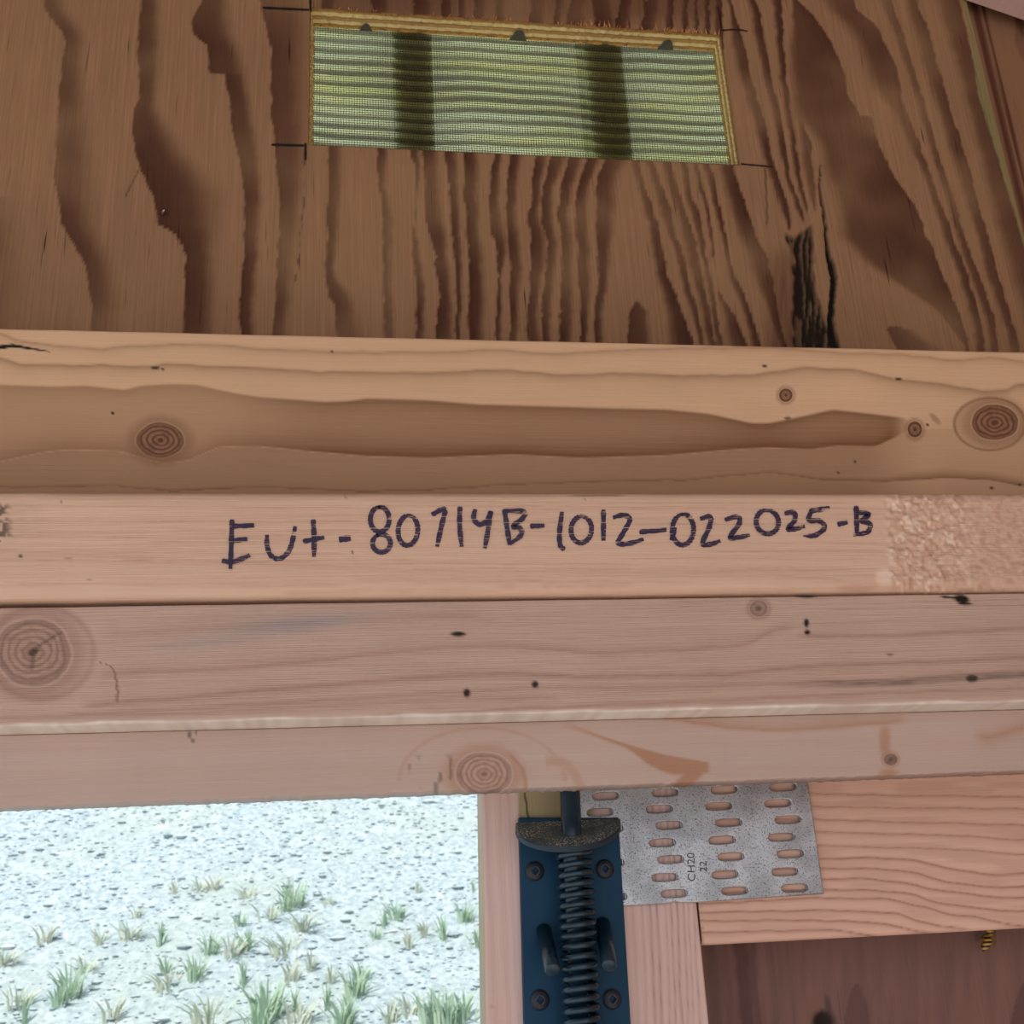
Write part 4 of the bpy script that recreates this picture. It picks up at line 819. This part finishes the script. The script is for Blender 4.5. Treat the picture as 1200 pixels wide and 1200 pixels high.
# pebbles: uncountable, one object
pv = []; pf = []; n = 0; rr = np.random.default_rng(8)
ico = [(0, 0, 1), (.9, 0, .35), (.28, .85, .35), (-.72, .53, .35), (-.72, -.53, .35), (.28, -.85, .35), (0, 0, -.6)]
icf = [[0, 1, 2], [0, 2, 3], [0, 3, 4], [0, 4, 5], [0, 5, 1], [6, 2, 1], [6, 3, 2], [6, 4, 3], [6, 5, 4], [6, 1, 5]]
NP = 17000; X_ = rr.uniform(-1.1, .8, NP); Y_ = rr.uniform(1.15, 2.9, NP); Z_ = bank(X_, Y_); S_ = np.exp(rr.normal(-5.75, .45, NP)); ico = np.array(ico)
for x_, y_, z_, s_ in zip(X_, Y_, Z_, S_):
    a_ = rr.uniform(0, 6.28); ca, sa = math.cos(a_), math.sin(a_); sc = rr.uniform(.6, 1.3, 3)*s_; q = ico*sc
    q = np.stack([q[:, 0]*ca-q[:, 1]*sa, q[:, 0]*sa+q[:, 1]*ca, q[:, 2]*.5], 1)+np.array([x_, y_, z_]); pv.append(q); pf += [[i+n for i in t_] for t_ in icf]; n += 7
def peb():
    m, nt, bs = newmat('pebbles'); b = NB(nt); g_ = b.n('ShaderNodeNewGeometry'); r_ = b.n('ShaderNodeValToRGB'); b.L(g_.outputs['Random Per Island'], r_.inputs[0]); cr = r_.color_ramp
    cr.elements[0].color = (.25, .32, .35, 1); cr.elements[1].color = (.56, .62, .64, 1); e = cr.elements.new(.25); e.color = (.27, .34, .37, 1); e = cr.elements.new(.75); e.color = (.40, .47, .50, 1)
    b.L(b.mix(1., r_.outputs[0], (1.22, 1.22, 1.22, 1), 'MULTIPLY'), bs.inputs['Base Color']); bs.inputs['Roughness'].default_value = .9; return m
tag(mesh('gravel_stones', np.concatenate(pv), pf, None, peb()), 'loose pale gravel stones scattered over the bank', 'gravel', kind='stuff')
def grass_mat(name, c1, c2):
    m, nt, bs = newmat(name); b = NB(nt); g_ = b.n('ShaderNodeNewGeometry'); b.L(b.mix(g_.outputs['Random Per Island'], c1, c2), bs.inputs['Base Color']); bs.inputs['Roughness'].default_value = .7; return m
GM = [grass_mat('fresh_grass', (.30, .46, .33, 1), (.48, .62, .46, 1)), grass_mat('dry_grass', (.48, .56, .45, 1), (.60, .64, .53, 1))]
def tuft_mesh(seed, nb, h, spread, mat):
    r_ = random.Random(seed); k = MB()
    for i in range(nb):
        a_ = r_.uniform(0, 6.28); rd = r_.uniform(0, spread*.45); bx, by = rd*math.cos(a_), rd*math.sin(a_); hh = h*r_.uniform(.45, 1.); ln_ = r_.uniform(.1, .9)*spread; wv = r_.uniform(.0012, .0026)
        dx, dy = math.cos(a_)*ln_, math.sin(a_)*ln_; t_ = np.array([-math.sin(a_+.8), math.cos(a_+.8), 0])*wv
        ps = [np.array([bx+dx*s*s, by+dy*s*s, hh*(s-.25*s*s*ln_/spread)-.004*(s == 0)]) for s in (0, .4, .75, 1)]
        V = [ps[0]-t_, ps[0]+t_, ps[1]-t_*.9, ps[1]+t_*.9, ps[2]-t_*.6, ps[2]+t_*.6, ps[3]]
        k.add(V, [[0, 1, 3, 2], [2, 3, 5, 4], [4, 5, 6]])
    me = bpy.data.meshes.new('grass_tuft'); me.from_pydata(k.v, [], k.f); me.materials.append(mat); return me
TM = [tuft_mesh(1, 34, .055, .035, GM[0]), tuft_mesh(2, 22, .045, .028, GM[0]), tuft_mesh(3, 16, .035, .022, GM[1]), tuft_mesh(4, 26, .04, .04, GM[1]), tuft_mesh(5, 12, .05, .016, GM[0])]
TF = [(345, 1062, 0, 1.0), (333, 1068, 1, .9), (465, 1078, 1, .9), (450, 1086, 4, .7), (545, 1080, 0, .75), (520, 1102, 4, 1.), (560, 1110, 1, .8), (82, 1168, 0, 1.0), (70, 1178, 1, .8), (52, 1104, 2, 1.), (188, 1108, 4, .9), (152, 1100, 3, .9), (118, 1106, 2, .8),
      (245, 1118, 1, 1.), (272, 1120, 3, 1.), (290, 1112, 1, .9), (230, 1148, 0, .8), (285, 1155, 4, 1.), (195, 1140, 1, .7), (198, 1160, 3, .9), (312, 1195, 0, 1.25), (300, 1210, 1, 1.2), (340, 1150, 2, 1.), (335, 1120, 3, 1.1), (415, 1168, 0, .95), (425, 1150, 1, .8), (383, 1182, 4, .9), (388, 1150, 2, .8),
      (505, 1200, 0, 1.1), (525, 1205, 0, 1.2), (545, 1195, 1, 1.1), (400, 1205, 1, 1.2), (410, 1200, 4, 1.), (480, 1190, 3, 1.), (130, 1195, 2, 1.1), (28, 1200, 4, 1.), (20, 1180, 3, .9), (250, 1042, 2, .8), (235, 1044, 3, .7), (205, 1046, 2, .6), (290, 1052, 3, .7), (385, 1060, 3, .6), (315, 1078, 3, .9), (280, 1085, 1, .7), (355, 1090, 3, 1.), (490, 1045, 2, .6), (555, 1045, 4, .6), (480, 1110, 2, .8), (500, 1095, 3, .7), (350, 1200, 3, 1.2), (245, 1200, 3, 1.2), (455, 1200, 2, 1.1), (5, 1130, 3, .9), (100, 1140, 3, .8), (160, 1075, 2, .6), (440, 1100, 1, .55), (365, 1135, 2, .9), (345, 1185, 4, .8)]
KN = ['bushy green', 'thin green', 'sparse dry', 'low dry', 'narrow green']
DS = ['bushy green grass tuft', 'thin green grass tuft', 'sparse dry grass tuft', 'low dry grass tuft', 'narrow green grass tuft']
OR = 'first second third fourth fifth sixth seventh eighth ninth tenth eleventh twelfth thirteenth fourteenth fifteenth sixteenth seventeenth eighteenth'.split()
rg = random.Random(5); rank = [0]*5
for (tx, ty, ki, s_) in sorted(TF):
    p_ = hit(tx, min(ty, 1215)); o = link('grass_tuft', TM[ki]); o.location = p_; o.scale = (s_*.95, s_*.95, s_*.95); o.rotation_euler = (0, 0, rg.uniform(0, 6.28))
    tag(o, '%s on the gravel, %s from the left of its kind' % (DS[ki], OR[rank[ki]]), 'grass', KN[ki]+' grass tufts'); rank[ki] += 1
